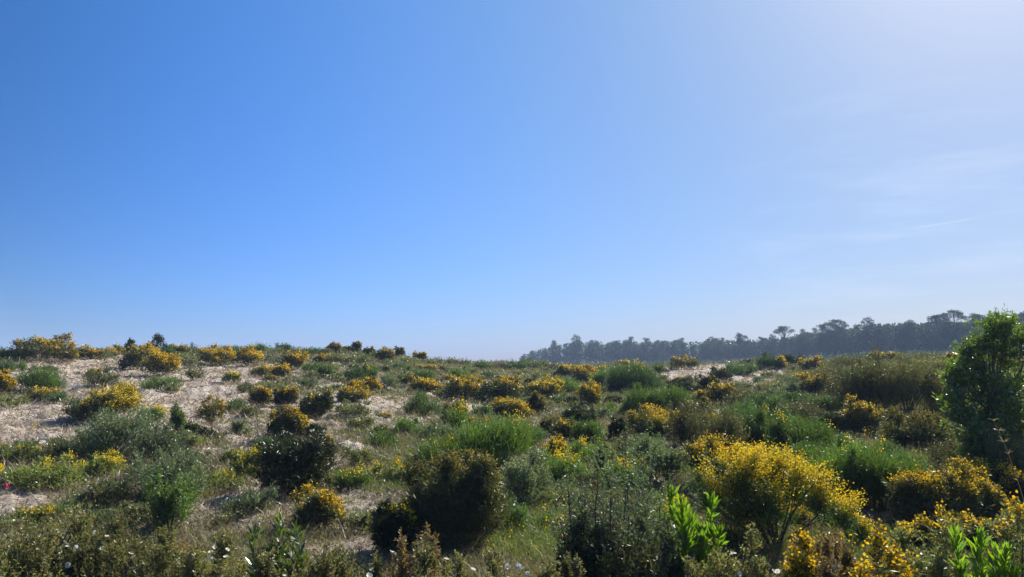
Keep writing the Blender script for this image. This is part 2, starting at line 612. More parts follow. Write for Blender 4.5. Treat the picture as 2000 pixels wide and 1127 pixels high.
KINDS = {
    'gorse': dict(leafmat='gorse'),
    'dark': dict(leafmat='dark', n=900, per=13, shell=.35, lob=8),
    'broom': dict(leafmat='broom', n=300, per=4, ll=.03, lw=.010, rib=4200, ribw=.0065, lead=False, up=1.0, out=.55, sl=.3, lob=5, bm='lemon'),
    'darkbroom': dict(leafmat='darkbroom', n=300, per=4, ll=.03, lw=.010, rib=4200, ribw=.0065, lead=False, up=.95, out=.6, sl=.3, lob=6, bm='lemon'),
    'yellowbroom': dict(leafmat='broom', n=420, per=6, ll=.03, lw=.011, rib=1300, ribw=.007, up=.5, out=.9, sl=.34, lob=9, bm='lemon', bsize=.019, bper=26, stems=16, shell=.7),
    'scrub': dict(leafmat='scrub', n=420, per=11, ll=.035, lw=.011, up=.9, sl=.22, lob=6, shell=.8, stems=12, spread=.34),
    'grey': dict(leafmat='greyscrub', n=480, per=13, ll=.032, lw=.010, up=.9, sl=.24, lob=7, shell=.8, stems=12, spread=.34),
    'herb': dict(leafmat='herb', n=420, per=11, ll=.035, lw=.013, up=.9, sl=.2, lob=6, shell=.85, stems=8, spread=.36, bm='lemon', bsize=.022),
    'heath': dict(leafmat='heath', n=520, per=14, ll=.03, lw=.008, up=1.6, out=.35, sl=.42, lob=7, shell=.8, rib=500, ribw=.007, stems=12, leafspread=.7),
    'rockrose': dict(leafmat='rockrose', n=1150, per=13, ll=.024, lw=.0085, up=1.0, out=.5, sl=.2, lob=7, shell=.8, stems=22, hexa=True, spread=.36, twig=300),
    'pale': dict(leafmat='pale', n=480, per=12, ll=.032, lw=.012, up=.8, sl=.16, lob=7, shell=.6, stems=10),
}


def make_bush(rng, w, h, dist, kind, bloom=None, **kw):
    """Meshes (foliage, blossoms, stems) of one shrub w wide and h high, standing on the origin; detail follows its distance."""
    s = dict(DEF)
    s.update(KINDS[kind])
    s.update(kw)
    f = max(1.0, dist / 11.0)                          # twigs and leaves of far shrubs are drawn as small sprays
    size = math.sqrt(max(w * h, .02))
    ks = max(size / 1.1, .28)                          # small shrubs have shorter shoots
    lob = int(s['lob'] if size > .5 else max(4, s['lob'] - 2))
    if s['lobes']:
        q = np.array(s['lobes'], float)
        c = np.stack([q[:, 0] * w * .5, q[:, 1] * w * .5, q[:, 2] * h], -1)
        R = np.stack([q[:, 3] * w * .5, q[:, 3] * w * .5, q[:, 4] * h], -1)
        lob = len(q)
    else:
        c, R = lobes_for(rng, w, h, lob, s['spread'], s['lead'])
        lob = len(c)
    n = int(s['n'] * np.clip(size ** 1.5 / f ** 1.0, .12, 3.5) * 2.0) + 50
    per = max(4, int(s['per'] / f ** .4))
    sl = s['sl'] * min(1.15, max(ks, .45))
    ll, lw = s['ll'] * f ** .62, s['lw'] * f ** .80
    ll = min(ll, .34 * h)

    def shell(n, lo):
        k = rng.choice(lob, n, p=(R[:, 0] * R[:, 2]) / (R[:, 0] * R[:, 2]).sum())
        u = unit(rng.normal(size=(n, 3)))
        u[:, 2] = np.where(u[:, 2] < -.45, -u[:, 2], u[:, 2])
        rr = lo + (1 - lo) * rng.random(n) ** .6
        stray = np.where(rng.random(n) < .16, 1 + .38 * rng.random(n), 1.0)
        p = c[k] + u * R[k] * (rr * stray)[:, None]
        p[:, 2] = np.where(p[:, 2] < .04 * h, np.abs(p[:, 2]) * .6 + .03 * h * rng.random(n), p[:, 2])
        return k, u, rr, p

    g = Geo()
    k, u, rr, p = shell(n, 1 - s['shell'])
    D = unit(u * s['out'] + np.array([0, 0, s['up']]) + rng.normal(size=(n, 3)) * s['jit'] * .5)
    L = sl * (.6 + .7 * rng.random(n))
    p = p - D * (L * .62)[:, None]
    p[:, 2] = np.maximum(p[:, 2], .015)
    if s['rib']:
        nr = int(s['rib'] * np.clip(size ** 1.6 / f ** 1.1, .06, 3.2)) + 40
        k2, u2, rr2, p2 = shell(nr, .35)
        D2 = unit(u2 * s['out'] + np.array([0, 0, s['up']]) + rng.normal(size=(nr, 3)) * .30)
        L2 = (.16 + .30 * rng.random(nr)) * h * .62
        a = p2 - D2 * L2[:, None]
        a[:, 2] = np.maximum(a[:, 2], 0)
        bend = rng.normal(size=(nr, 3)) * .06 * L2[:, None]
        g.ribbons(a, (a + p2) / 2 + bend + np.array([0, 0, .06]) * L2[:, None], p2 + u2 * .04 * h, s['ribw'] * f ** .85, rng, 4 if f < 2 else 3)
    t = rng.random((n, per)) ** .8
    P = p[:, None] + D[:, None] * (L[:, None] * t)[..., None]
    LD = unit(D[:, None] * .75 + unit(rng.normal(size=(n, per, 3))) * s['leafspread'])
    nl = n * per
    g.leaves(P.reshape(-1, 3), LD.reshape(-1, 3), ll * (.6 + .8 * rng.random(nl)), lw * (.7 + .6 * rng.random(nl)), rng, s['hexa'] and f < 1.6)
    if not s['rib'] and f < 2.6:
        g.ribbons(p, p + D * (L * .5)[:, None], p + D * L[:, None], .006 * f ** .8, rng, 2)
    V = np.concatenate(g.v)
    lo, hi = np.quantile(V, .012, 0), np.quantile(V, .988, 0)
    fit = np.array([w / (hi[0] - lo[0]), w / (hi[1] - lo[1]), h / hi[2]])
    fit = np.clip(fit, .4, 1.6)
    fit[1] = min(fit[1], fit[0] * 1.15)
    off = np.array([(hi[0] + lo[0]) / 2, (hi[1] + lo[1]) / 2, 0])
    for q in g.v:
        q -= off
        q *= fit
    fol = g.mesh(kind + "_foliage", M[s['leafmat']])
    # blossom
    blo = None
    b = s['bloom'] if bloom is None else bloom
    if b > 0:
        bd = unit(np.array(s['bdir'], float))
        facing = unit(u * np.array([1, 1, 1.0])) @ bd
        height = (p[:, 2] + L * .6) / h
        lobv = rng.random(lob)[k] * .5
        clump = fbm(p[:, 0] / (.16 * w + .05) + 5 * w, p[:, 2] / (.16 * w + .05) + p[:, 1] * 3, 2) * .55
        sc = facing * 1.35 + height * 1.1 + clump * .8 + lobv * (1 - b) * .7 + (rr - .7) * .8
        sel = np.nonzero(sc >= np.quantile(sc, 1 - b * .56))[0]
        bp = max(6, int(s['bper'] / f ** .3))
        tt = .35 + .75 * rng.random((len(sel), bp))
        Q = p[sel][:, None] + D[sel][:, None] * (L[sel][:, None] * tt)[..., None] + rng.normal(size=(len(sel), bp, 3)) * .022 * f ** .5
        bs = s['bsize'] * f ** .80
        BD = unit(rng.normal(size=(len(sel) * bp, 3)) + D[sel].repeat(bp, 0) * .4)
        gb = Geo()
        gb.leaves(Q.reshape(-1, 3), BD, bs * (.75 + .6 * rng.random(len(BD))), bs * .8, rng, f < 1.15)
        for i, q in enumerate(gb.v):                   # spread with the shrub, each flower keeping its own size
            kq = 6 if f < 1.15 else 4
            w3 = q.reshape(-1, kq, 3)
            mid = w3.mean(1, keepdims=True)
            gb.v[i] = ((mid - off) * fit + (w3 - mid)).reshape(-1, 3)
        blo = gb.mesh("blossoms", M[s['bm']])
    # stems
    gs = Geo()
    ns = s['stems'] if f < 3 else max(3, s['stems'] // 3)
    for i in range(ns):
        q = c[i % lob] + rng.normal(size=3) * R[i % lob] * .35
        a0 = np.array([rng.normal() * .006 * w, rng.normal() * .006 * w, -.04])
        mid = np.array([a0[0] + (q[0] - a0[0]) * .35 + rng.normal() * .03 * w, a0[1] + (q[1] - a0[1]) * .35 + rng.normal() * .03 * w, q[2] * .55])
        r0 = (.006 + .006 * rng.random()) * max(.5, size) * f ** .3
        gs.tube(bez(a0, mid, q, 5), np.linspace(r0, r0 * .35, 5), 5 if f < 2 else 3)
    if s['twig'] and f < 1.5:
        nt = s['twig']
        k3, u3, rr3, p3 = shell(nt, .2)
        a = np.stack([p3[:, 0] * .45, p3[:, 1] * .45, p3[:, 2] * .15], -1)
        gs.ribbons(a, a * .4 + p3 * .6 + rng.normal(size=a.shape) * .03, p3, .007, rng, 4, taper=.5)
    for q in gs.v:
        q -= off
        q *= fit
    stm = gs.mesh("stems", M['wood'])
    return fol, blo, stm


USED = {}
SHRUBS = []        # (px, py, width, landmark)


def uniq(label):
    if label not in USED:
        USED[label] = 1
    else:
        print("DUPLICATE LABEL", label)
    return label


NAMES = {'gorse': ('gorse_bush', 'gorse', 'gorse bushes of the heath'), 'dark': ('gorse_bush', 'gorse', 'gorse bushes of the heath'),
         'broom': ('broom_bush', 'broom', 'green broom bushes'), 'darkbroom': ('broom_bush', 'broom', 'green broom bushes'),
         'yellowbroom': ('broom_bush', 'broom', None), 'scrub': ('scrub_bush', 'shrub', 'low scrub bushes'), 'grey': ('scrub_bush', 'shrub', 'low scrub bushes'),
         'herb': ('herb_clump', 'plant', 'leafy herb clumps'), 'heath': ('heath_bush', 'heath', 'brown heath bushes'),
         'rockrose': ('rockrose_bush', 'rockrose', 'rockroses with white flowers'), 'pale': ('scrub_bush', 'shrub', 'low scrub bushes')}


def plant_bush(kind, x, y, z, w, h, dist, label, bloom=0, group=None, **kw):
    rng = np.random.default_rng(int(abs(x * 977 + y * 3571 + w * 131)) + 5)
    name, cat, grp = NAMES[kind]
    fol, blo, stm = make_bush(rng, w, h, dist, kind, bloom, **kw)
    root = link(name, None, loc=(x, y, z - .02))
    tag(root, uniq(label), cat, group or grp)
    link("foliage", fol, root)
    if blo is not None:
        link("blossoms", blo, root)
    link("stems", stm, root)
    return root


def bush_px(kind, cx, by, wp, hp, label, lm=None, bloom=0, **kw):
    x, y, z, f = ground_at(cx, by)
    w, h = wp / FPX * f, hp / FPX * f
    w = min(w, 4.5)
    SHRUBS.append((cx, by, wp, hp, lm))
    return plant_bush(kind, x, y, z, w, h, f, label, bloom, **kw)


# ------------------------------------------------------------------ shrubs one by one: kind, base centre and size as seen, label, short landmark, share in bloom
B = bush_px
# skyline of the dune
B('darkbroom', 14, 708, 60, 30, "dark green shrub at the skyline's far left end", "leftmost skyline shrub")
B('gorse', 82, 708, 100, 52, "largest skyline gorse, dark below with a rusty yellow open top", "big skyline gorse", .28)
B('gorse', 131, 706, 34, 26, "yellow speckled gorse tucked against the right side of the big skyline gorse", None, .65)
B('gorse', 168, 701, 48, 23, "low wide orange topped gorse right of the big skyline gorse", "low orange gorse", .5)
B('scrub', 203, 703, 32, 20, "small olive shrub between two low skyline gorses on the left dune", None)
B('gorse', 236, 692, 42, 19, "flat dark gorse cap poking over the skyline left of the pine saplings", None, .12)
B('dark', 257, 724, 42, 42, "dark upright gorse just left of the twin lobed yellow gorse", "dark upright gorse", .05)
B('gorse', 280, 708, 50, 34, "orange rear half of the twin lobed gorse under the pine saplings", None, .6)
B('gorse', 312, 737, 62, 46, "bright yellow gorse with a dark foot below the skyline pine saplings", "twin lobed yellow gorse", .7)
B('gorse', 347, 696, 34, 22, "brown and yellow gorse on the skyline right of the pine saplings", None, .25)
B('heath', 372, 692, 36, 22, "rounded grey brown heath on the skyline left of the orange dome gorse", "rounded skyline heath")
B('scrub', 362, 722, 42, 34, "grey green shrub on sand left of the orange dome gorse", None)
B('gorse', 420, 714, 72, 38, "orange dome gorse just below the skyline with a black underside", "orange dome gorse", .75)
B('darkbroom', 452, 702, 52, 26, "dark green broom behind the orange dome gorse", None)
B('gorse', 484, 717, 48, 38, "yellow flecked gorse next right of the orange dome gorse", "yellow flecked gorse", .5)
B('darkbroom', 510, 691, 62, 20, "long low dark green broom along the skyline", "long skyline broom")
B('darkbroom', 556, 690, 34, 22, "pointed dark broom on the skyline above the yellow crescent gorse", None)
B('gorse', 570, 724, 52, 36, "round dark gorse with a yellow crescent over its right side", "yellow crescent gorse", .38, bdir=(.95, .0, .75))
B('gorse', 632, 710, 40, 18, "flat mustard gorse right of the yellow crescent gorse", "flat mustard gorse", .8)
B('broom', 634, 742, 42, 34, "bright green broom below the flat mustard gorse", "bright little broom")
B('broom', 606, 730, 34, 22, "pale green broom between the yellow crescent gorse and the bright little broom", None)
B('dark', 650, 692, 34, 22, "dark ragged gorse on the skyline above the flat mustard gorse", None, .1)
B('dark', 694, 688, 22, 22, "tallest of the small black domes on the skyline crest", "tallest skyline dome", .03)
B('dark', 681, 690, 22, 14, "low black gorse leaning on the tallest skyline dome", None, .03)
B('dark', 721, 697, 24, 19, "dark gorse pair member below the tallest skyline dome", None, .06)
B('gorse', 752, 710, 32, 30, "gorse with an ochre crown between two black skyline domes", "ochre crowned gorse", .32)
B('dark', 780, 699, 20, 21, "isolated black gorse ball standing alone on the skyline", "lone gorse ball", .04)
B('dark', 820, 706, 26, 18, "ragged dark gorse with a pale right edge at the skyline's downhill bend", None, .25)
B('scrub', 800, 712, 34, 16, "low olive scrub under the lone gorse ball", None)
for i, (cx, by, wp, hp, k, lb) in enumerate([
        (855, 712, 30, 14, 'heath', "low brown heath on the falling skyline left of the rounded green broom"),
        (882, 714, 24, 16, 'scrub', "thin olive scrub on the falling skyline beside the low brown heath"),
        (905, 716, 30, 15, 'heath', "brown tussocky heath right of the thin olive scrub at the skyline"),
        (972, 722, 40, 16, 'heath', "grey brown heath at the skyline just before the wood begins"),
        (1010, 722, 36, 18, 'darkbroom', "dark broom at the foot of the wood's left end"),
        (1050, 722, 44, 20, 'scrub', "olive scrub in front of the wood's first pines"),
        (1085, 722, 30, 14, 'heath', "brown heath behind the paired yellow gorses")]):
    B(k, cx, by, wp, hp, lb, None)
B('broom', 940, 724, 28, 20, "rounded green broom on the falling skyline", "rounded skyline broom")
SKY = [(38, 700, 40, 22, 'scrub', "olive scrub filling the skyline between the leftmost shrub and the big skyline gorse"), (112, 698, 44, 18, 'darkbroom', "dark broom at the skyline behind the big skyline gorse's right side"),
       (150, 697, 36, 18, 'scrub', "skyline scrub left behind the low orange gorse"), (188, 694, 36, 14, 'darkbroom', "dark green skyline scrub behind the low orange gorse's right end"), (216, 696, 34, 16, 'gorse', "mustard gorse just left of the flat dark gorse cap"),
       (268, 693, 36, 20, 'darkbroom', "dark green broom between the two skyline pine saplings"), (325, 695, 40, 22, 'darkbroom', "dark green broom at the wider pine sapling's foot"), (395, 697, 36, 18, 'scrub', "olive skyline scrub right of the rounded skyline heath"),
       (398, 706, 30, 18, 'herb', "yellow green clump at the left flank of the orange dome gorse"), (440, 692, 44, 16, 'darkbroom', "dark green strip of broom above the orange dome gorse"), (472, 692, 40, 16, 'darkbroom', "dark green broom above the yellow flecked gorse"),
       (535, 694, 40, 16, 'scrub', "olive scrub between the long skyline broom and the pointed dark broom"), (528, 712, 50, 22, 'grey', "grey green scrub left of the yellow crescent gorse"), (588, 692, 44, 14, 'heath', "brown heath on the skyline right of the pointed dark broom"),
       (612, 694, 38, 16, 'darkbroom', "dark green scrub on the skyline left above the flat mustard gorse"), (636, 695, 30, 16, 'heath', "brown skyline heath above the flat mustard gorse"), (668, 694, 30, 14, 'scrub', "olive scrub under the leaning low black gorse"),
       (664, 712, 44, 22, 'scrub', "olive scrub right of the flat mustard gorse"), (700, 712, 50, 22, 'herb', "pale yellow green clump on the sand below the tallest skyline dome"), (738, 702, 30, 18, 'darkbroom', "dark scrub left of the ochre crowned gorse"),
       (772, 722, 44, 20, 'grey', "grey green scrub below the ochre crowned gorse"), (838, 714, 34, 14, 'scrub', "low olive scrub right of the ragged pale edged gorse"), (925, 718, 32, 12, 'scrub', "low scrub left of the rounded skyline broom"),
       (955, 722, 30, 14, 'scrub', "low olive scrub right of the rounded skyline broom"), (990, 720, 30, 14, 'heath', "brown heath left of the dark broom at the wood's foot"), (1030, 718, 36, 18, 'darkbroom', "dark green scrub right under the wood's first pines")]
for cx, by, wp, hp, k, lb in SKY:
    B(k, cx, by, wp, hp, lb, None, .4 if k == 'gorse' else 0)
# left sandy slope
B('broom', 80, 764, 80, 54, "green feathery broom on the sand under the big skyline gorse", "feathery green broom")
B('gorse', 6, 771, 34, 46, "bright orange gorse cut off by the left edge of the view", "left edge gorse", .85)
B('scrub', 198, 757, 62, 38, "olive shrub with a brown top on the sand above the lemon gorse", "olive sand shrub")
B('gorse', 180, 742, 26, 22, "small brown gorse leaning against the olive sand shrub", None, .15)
B('broom', 312, 762, 74, 28, "flat green spreading broom on bare sand below the twin lobed gorse", "flat sand broom")
B('scrub', 336, 768, 40, 20, "olive tail end of green growth right of the flat sand broom", None)
B('gorse', 205, 823, 106, 68, "lemon yellow gorse dome alone on the left sandy slope", "lemon gorse dome", .72, bm='lemon')
B('scrub', 150, 826, 44, 34, "dull brown shrub in the shade left of the lemon gorse dome", None)
B('broom', 290, 832, 50, 38, "green shrub with yellow flecks right of the lemon gorse dome", "yellow flecked broom", .18)
B('gorse', 412, 828, 50, 52, "small vase shaped gorse on bare stems with pale yellow tips", "vase shaped gorse", .3, n=260, lob=6, stems=26, shell=.4, twig=60)
B('scrub', 378, 745, 30, 28, "thin upright olive shrub below the orange dome gorse", None)
B('herb', 452, 750, 34, 24, "yellow green herb clump on the sand under the yellow flecked gorse", None, .15)
B('scrub', 480, 768, 36, 22, "flat olive shrub on sand above the small mustard gorse", None)
B('gorse', 507, 797, 38, 40, "small mustard topped gorse on the sand left of the dark gorse ball", "small mustard gorse", .35)
B('broom', 347, 850, 28, 62, "narrow upright green broom on the sand right of the yellow flecked broom", "narrow green broom")
B('grey', 470, 852, 34, 34, "small blue green shrub on sand right of the narrow green broom", None)
B('gorse', 548, 742, 34, 30, "thin gorse with mustard tips below the yellow crescent gorse", None, .4)
B('grey', 600, 762, 44, 26, "grey green scrub below the pale green broom on the slope", None)
B('scrub', 660, 748, 46, 26, "olive scrub between the bright little broom and the dark topped broom", None)
B('darkbroom', 697, 747, 54, 36, "dense broom dark on its left half below the skyline domes", "dense half dark broom")
B('broom', 722, 744, 32, 28, "light green broom touching the right of the dense half dark broom", None, .1)
B('gorse', 726, 770, 32, 32, "orange gorse leaning right in the middle of the slope", "leaning orange gorse", .75)
B('gorse', 690, 787, 60, 32, "wide golden gorse left of the leaning orange gorse", "wide golden gorse", .55)
B('grey', 766, 767, 42, 42, "thin grey green shrub on sand right of the leaning orange gorse", "thin grey shrub")
B('gorse', 790, 756, 28, 28, "tawny gorse on leaning bare stems behind the thin grey shrub", None, .7, bm='tawny', n=300, stems=20)
B('broom', 818, 748, 58, 28, "bright green broom spreading above the split yellow gorse", "spreading green broom")
B('gorse', 830, 770, 64, 32, "split yellow gorse with a black foot on the mid slope", "split yellow gorse", .6)
B('broom', 896, 742, 38, 26, "green broom tuft above the yellow shouldered gorse", "green broom tuft")
B('gorse', 905, 783, 76, 48, "broad gorse with yellow shoulders and a black base left of the sooty gorse", "yellow shouldered gorse", .42)
B('dark', 975, 788, 78, 48, "broad sooty gorse with sparse ochre tips beside the yellow shouldered gorse", "sooty gorse", .16)
B('darkbroom', 825, 814, 74, 48, "blue green broom mound on the mid slope under the split yellow gorse", "blue green mound")
B('gorse', 887, 832, 46, 44, "upright gorse with a mustard flat top above the great broom", "flat topped gorse", .42, bm='tawny')
B('gorse', 1000, 820, 72, 40, "golden gorse with a ragged dark foot below the sooty gorse", "golden ragged gorse", .62)
B('dark', 556, 797, 42, 38, "dark gorse ball with a mustard cap on the sand", "dark gorse ball", .26)
B('dark', 617, 822, 62, 54, "round blackish gorse on the sand right of the dark gorse ball", "round blackish gorse", .05)
B('dark', 560, 858, 74, 60, "dark gorse with an orange right shoulder behind the black gorse", "orange shouldered gorse", .24, bdir=(1, .1, .6))
B('scrub', 690, 815, 66, 34, "olive scrub on pale sand right of the round blackish gorse", None)
B('scrub', 706, 842, 46, 30, "grey brown scrub in front of the olive scrub on pale sand", None)
# left and middle near ground
B('dark', 570, 974, 122, 122, "black dense gorse, biggest dark bush of the left foreground, casting a shadow", "black gorse", .0)
B('dark', 618, 950, 62, 92, "scraggly dark olive gorse fused to the right flank of the black gorse", None, .08, shell=.8)
B('gorse', 624, 1036, 92, 78, "bronze and yellow gorse in front of the black gorse", "bronze yellow gorse", .34)
B('herb', 478, 940, 62, 60, "yellow green leafy bush left of the black gorse", "leafy yellow bush", .2)
B('grey', 222, 900, 130, 100, "large loose grey green bush below the lemon gorse dome", "loose grey bush")
B('grey', 300, 910, 100, 84, "smaller grey green bush merging with the loose grey bush on its right", None)
B('herb', 95, 962, 120, 66, "dense low green bush over a shaded sandy hollow at the left", "low green hollow bush", .06)
B('herb', 30, 905, 90, 40, "yellow green herb bank at the left edge above the hollow", None, .08)
B('herb', 20, 960, 50, 50, "ragged green clump at the left edge with pink blossom", "left ragged clump", .05)
B('herb', 190, 930, 90, 46, "yellow flowered herb clump between the hollow bush and the loose grey bush", None, .3)
B('grey', 325, 980, 130, 100, "mid green twiggy bush below the loose grey bush", "twiggy mid green bush")
B('scrub', 332, 1042, 88, 118, "fresh green upright bush in front of the twiggy mid green bush", "fresh green bush", 0, leafmat='broom', up=1.5, sl=.3)
B('herb', 428, 952, 96, 34, "low spreading herb with pale tips left of the leafy yellow bush", None, .05)
B('herb', 62, 1026, 62, 36, "small herb clump with a yellow flower head by the sandy corner at the left", None, .22, bm='yellow')
B('broom', 930, 918, 205, 108, "great bright green broom, widest bush in the middle of the heath", "great green broom", .03, rib=5200)
B('broom', 862, 925, 70, 60, "lemon flecked broom at the left foot of the great green broom", None, .2)
B('gorse', 887, 1070, 176, 172, "big dark olive gorse with tawny tips in the centre foreground", "big olive gorse", .12, n=1500, bm='tawny', leafmat='gorse', up=.9)
B('dark', 768, 1085, 78, 100, "small dark bush with a few lemon flowers left of the big olive gorse", "small dark bush", .06, bm='lemon')
B('grey', 1010, 985, 128, 100, "grey bush with silvery pale tips right of the big olive gorse", "silver tipped bush", .30, bm='pale', bsize=.028, bper=12)
B('scrub', 700, 912, 60, 38, "small olive scrub in dry grass behind the great broom's left side", None)
B('broom', 690, 960, 70, 44, "low green broom right of the black gorse", None, .06)
B('herb', 760, 945, 80, 40, "yellow flecked herb clump in the dry grass left of the great green broom", None, .2)
B('broom', 745, 878, 60, 44, "pale green broom tuft in dry grass above the herb clump", None)
B('broom', 800, 850, 50, 36, "green tuft of broom under the blue green mound", None)
B('grey', 868, 1085, 96, 48, "lavender grey shrublet at the foot of the big olive gorse", "lavender shrublet")
# centre right
B('gorse', 1060, 782, 76, 42, "arched lime yellow gorse left of the cup shaped gorse", "arched lime gorse", .45, bm='lemon')
B('gorse', 1048, 812, 34, 44, "narrow tawny gorse in front of the arched lime gorse", "narrow tawny gorse", .45, bm='tawny')
B('gorse', 1153, 797, 44, 48, "cup shaped gorse with a flat yellow top", "cup shaped gorse", .48)
B('gorse', 1106, 737, 40, 24, "left one of the paired yellow gorses before the wood", "paired yellow gorse", .6)
B('gorse', 1142, 750, 46, 32, "right one of the paired yellow gorses before the wood, slightly lower", None, .52)
B('broom', 1110, 770, 56, 30, "green broom hollow between the paired gorses and the arched lime gorse", None)
B('broom', 1178, 755, 50, 34, "soft green broom between the paired gorses and the tall dark broom", None)
B('darkbroom', 1240, 768, 108, 60, "tall dark broom bank before the wood with a few yellow sprigs", "tall dark broom", .03)
B('gorse', 1203, 770, 28, 30, "little tawny gorse at the left foot of the tall dark broom", None, .55, bm='tawny')
B('gorse', 1215, 712, 26, 12, "small lemon gorse on top edge of the tall dark broom", None, .6, bm='lemon')
B('broom', 1284, 808, 122, 56, "smooth round green broom cushion in front of the tall dark broom", "round broom cushion", .0, rib=4600, lob=4)
B('broom', 1215, 812, 60, 30, "lighter green broom at the left foot of the round broom cushion", None)
B('gorse', 1337, 722, 52, 26, "dark dome gorse at the upper left corner of the pale sand bank", "sand bank dome", .18)
B('dark', 1407, 748, 40, 30, "dark bush lying on the pale sand bank", "dark bank bush", .02)
B('dark', 1385, 768, 38, 34, "olive gorse lump at the lower edge of the pale sand bank", None, .08)
B('dark', 1332, 762, 22, 22, "tiny dark bush on the left of the pale sand bank", None)
B('gorse', 1412, 790, 48, 40, "yellow gorse below the pale sand bank", "sand bank yellow gorse", .5)
B('gorse', 1376, 792, 32, 28, "small yellow gorse left of the sand bank's yellow gorse", None, .4)
B('darkbroom', 1503, 722, 58, 32, "dark green broom at the skyline right of the pale sand bank", "sand bank end broom")
B('gorse', 1526, 724, 18, 26, "thin lemon gorse strip against the sand bank's end broom", None, .7, bm='lemon')
B('gorse', 1583, 726, 46, 28, "orange dark gorse at the heath's upper edge before the wood", "upper edge gorse", .45)
B('gorse', 1590, 775, 58, 44, "golden gorse left of the tall dark heath", "golden heathside gorse", .6)
B('gorse', 1566, 745, 22, 16, "tiny golden gorse above the golden heathside gorse", None, .7)
B('grey', 1537, 777, 42, 34, "round grey bush left of the golden heathside gorse", "round grey bush")
B('darkbroom', 1605, 812, 80, 42, "dark rounded broom under the golden heathside gorse", "dark rounded broom")
B('gorse', 1280, 864, 108, 66, "domed orange gorse with a black belly in the middle right", "domed orange gorse", .55)
B('dark', 1206, 868, 34, 52, "narrow brown black gorse left of the domed orange gorse", "narrow black gorse", .0)
B('broom', 1146, 872, 62, 54, "fresh green broom mound left of the narrow black gorse", "fresh broom mound")
B('gorse', 1104, 864, 52, 42, "dull olive gorse left of the fresh broom mound", None, .25)
B('gorse', 1072, 856, 34, 40, "tawny small gorse left of the dull olive gorse", None, .35, bm='tawny')
B('heath', 1350, 880, 80, 92, "brown upright heath right of the domed orange gorse", "brown upright heath")
B('heath', 1410, 890, 84, 100, "darker brown heath beside the brown upright heath", None)
B('gorse', 1355, 812, 74, 34, "low ochre gorse behind the brown upright heath", None, .3, bm='tawny')
B('darkbroom', 1500, 880, 120, 96, "large dark green broom right of the brown heaths", "large dark broom")
B('broom', 1562, 905, 130, 98, "large mid green broom overlapping the large dark broom on its right", None, .02)
B('broom', 1560, 985, 150, 100, "grassy green broom behind the yellow broom's crown", None, 0, rib=3600)
B('broom', 1635, 990, 170, 118, "tall grassy green broom in the right thicket's middle", "grassy thicket broom", .01, rib=4200)
B('broom', 1720, 990, 160, 112, "grassy green broom ending the thicket at the right", "thicket end broom", .01, rib=4000)
B('broom', 1660, 935, 150, 72, "rear grassy broom of the thicket under the stout yellow gorse", None, 0, rib=3600)
B('broom', 1590, 930, 130, 80, "mid green broom of the thicket behind the yellow broom", None, 0, rib=3600)
B('darkbroom', 1740, 930, 110, 60, "dull green broom at the thicket's back right below the pale brown gorse", None, 0, rib=3000)
B('heath', 1672, 812, 90, 108, "left stem group of the tall dark heath bank, olive brown", None, 0)
B('heath', 1730, 810, 104, 120, "tallest middle part of the tall dark heath bank", "tall dark heath", 0)
B('heath', 1790, 812, 104, 112, "right shoulder of the tall dark heath bank beside the acacia", None, 0)
B('heath', 1640, 795, 60, 76, "pale brown heath in front of the tall dark heath's left side", None, 0)
B('gorse', 1682, 856, 72, 72, "stout yellow gorse in front of the tall dark heath", "stout yellow gorse", .68)
B('gorse', 1795, 886, 122, 82, "wide pale brown gorse with ochre buds left of the acacia's foot", "pale brown gorse", .36, bm='tawny')
B('gorse', 1830, 1030, 150, 118, "wide orange gorse hummock at right, its left and larger half", "orange hummock", .52)
B('gorse', 1908, 1025, 90, 90, "right lower half of the orange gorse hummock", None, .5)
B('gorse', 1955, 990, 96, 84, "orange gorse behind the dead reed at the right edge", "reed side gorse", .55)
B('gorse', 1900, 1078, 90, 70, "small mustard gorse in front of the orange hummock", None, .3)
B('gorse', 1790, 1075, 64, 62, "slender yellow sprigged gorse left of the mustard gorse", None, .4, n=380)
B('scrub', 1970, 1085, 90, 80, "olive scrub under the reed side gorse", None)
B('yellowbroom', 1508, 1076, 290, 184, "largest yellow broom in full flower, arching right over bare twigs", "yellow broom", .5, n=620, rib=1600, lobes=[(-.38, 0, .74, .30, .24), (-.05, .15, .80, .28, .19), (.20, 0, .68, .26, .2), (.45, -.1, .54, .22, .18), (.72, -.1, .40, .2, .18), (-.70, 0, .55, .24, .26), (-.35, .1, .40, .40, .3), (-.5, -.1, .2, .34, .2), (-.15, -.2, .55, .3, .22), (.0, .2, .3, .3, .25), (-.82, 0, .80, .10, .12), (-.22, 0, .98, .10, .1), (.08, 0, .93, .09, .1), (.52, 0, .74, .10, .1), (-.55, 0, .92, .1, .1), (.3, 0, .86, .08, .1)])
B('yellowbroom', 1662, 1066, 86, 84, "drooping yellow spur at the right end of the yellow broom", None, .6, lobes=[(-.5, 0, .7, .4, .25), (-.1, .1, .5, .4, .25), (.4, -.1, .3, .4, .25), (.7, 0, .15, .3, .15)])
B('gorse', 1402, 950, 112, 92, "deep orange gorse behind the young acacia and yellow broom", "deep orange gorse", .68)
B('pale', 1262, 935, 66, 84, "pale green lumpy gorse shoot without flowers, the left of two", "pale lumpy shoot", 0, leafmat='greyscrub', n=520)
B('pale', 1308, 948, 70, 86, "pale green lumpy gorse shoot without flowers, the right of two", None, 0, leafmat='greyscrub', n=520)
B('dark', 1172, 950, 20, 74, "single spiny column of gorse standing up in the middle right", "spiny column", 0, lob=5, spread=.1, leafmat='greyscrub')
B('dark', 1385, 985, 18, 90, "spiny green shoot between the young acacia and the yellow broom", None, 0, lob=5, spread=.1, leafmat='greyscrub')
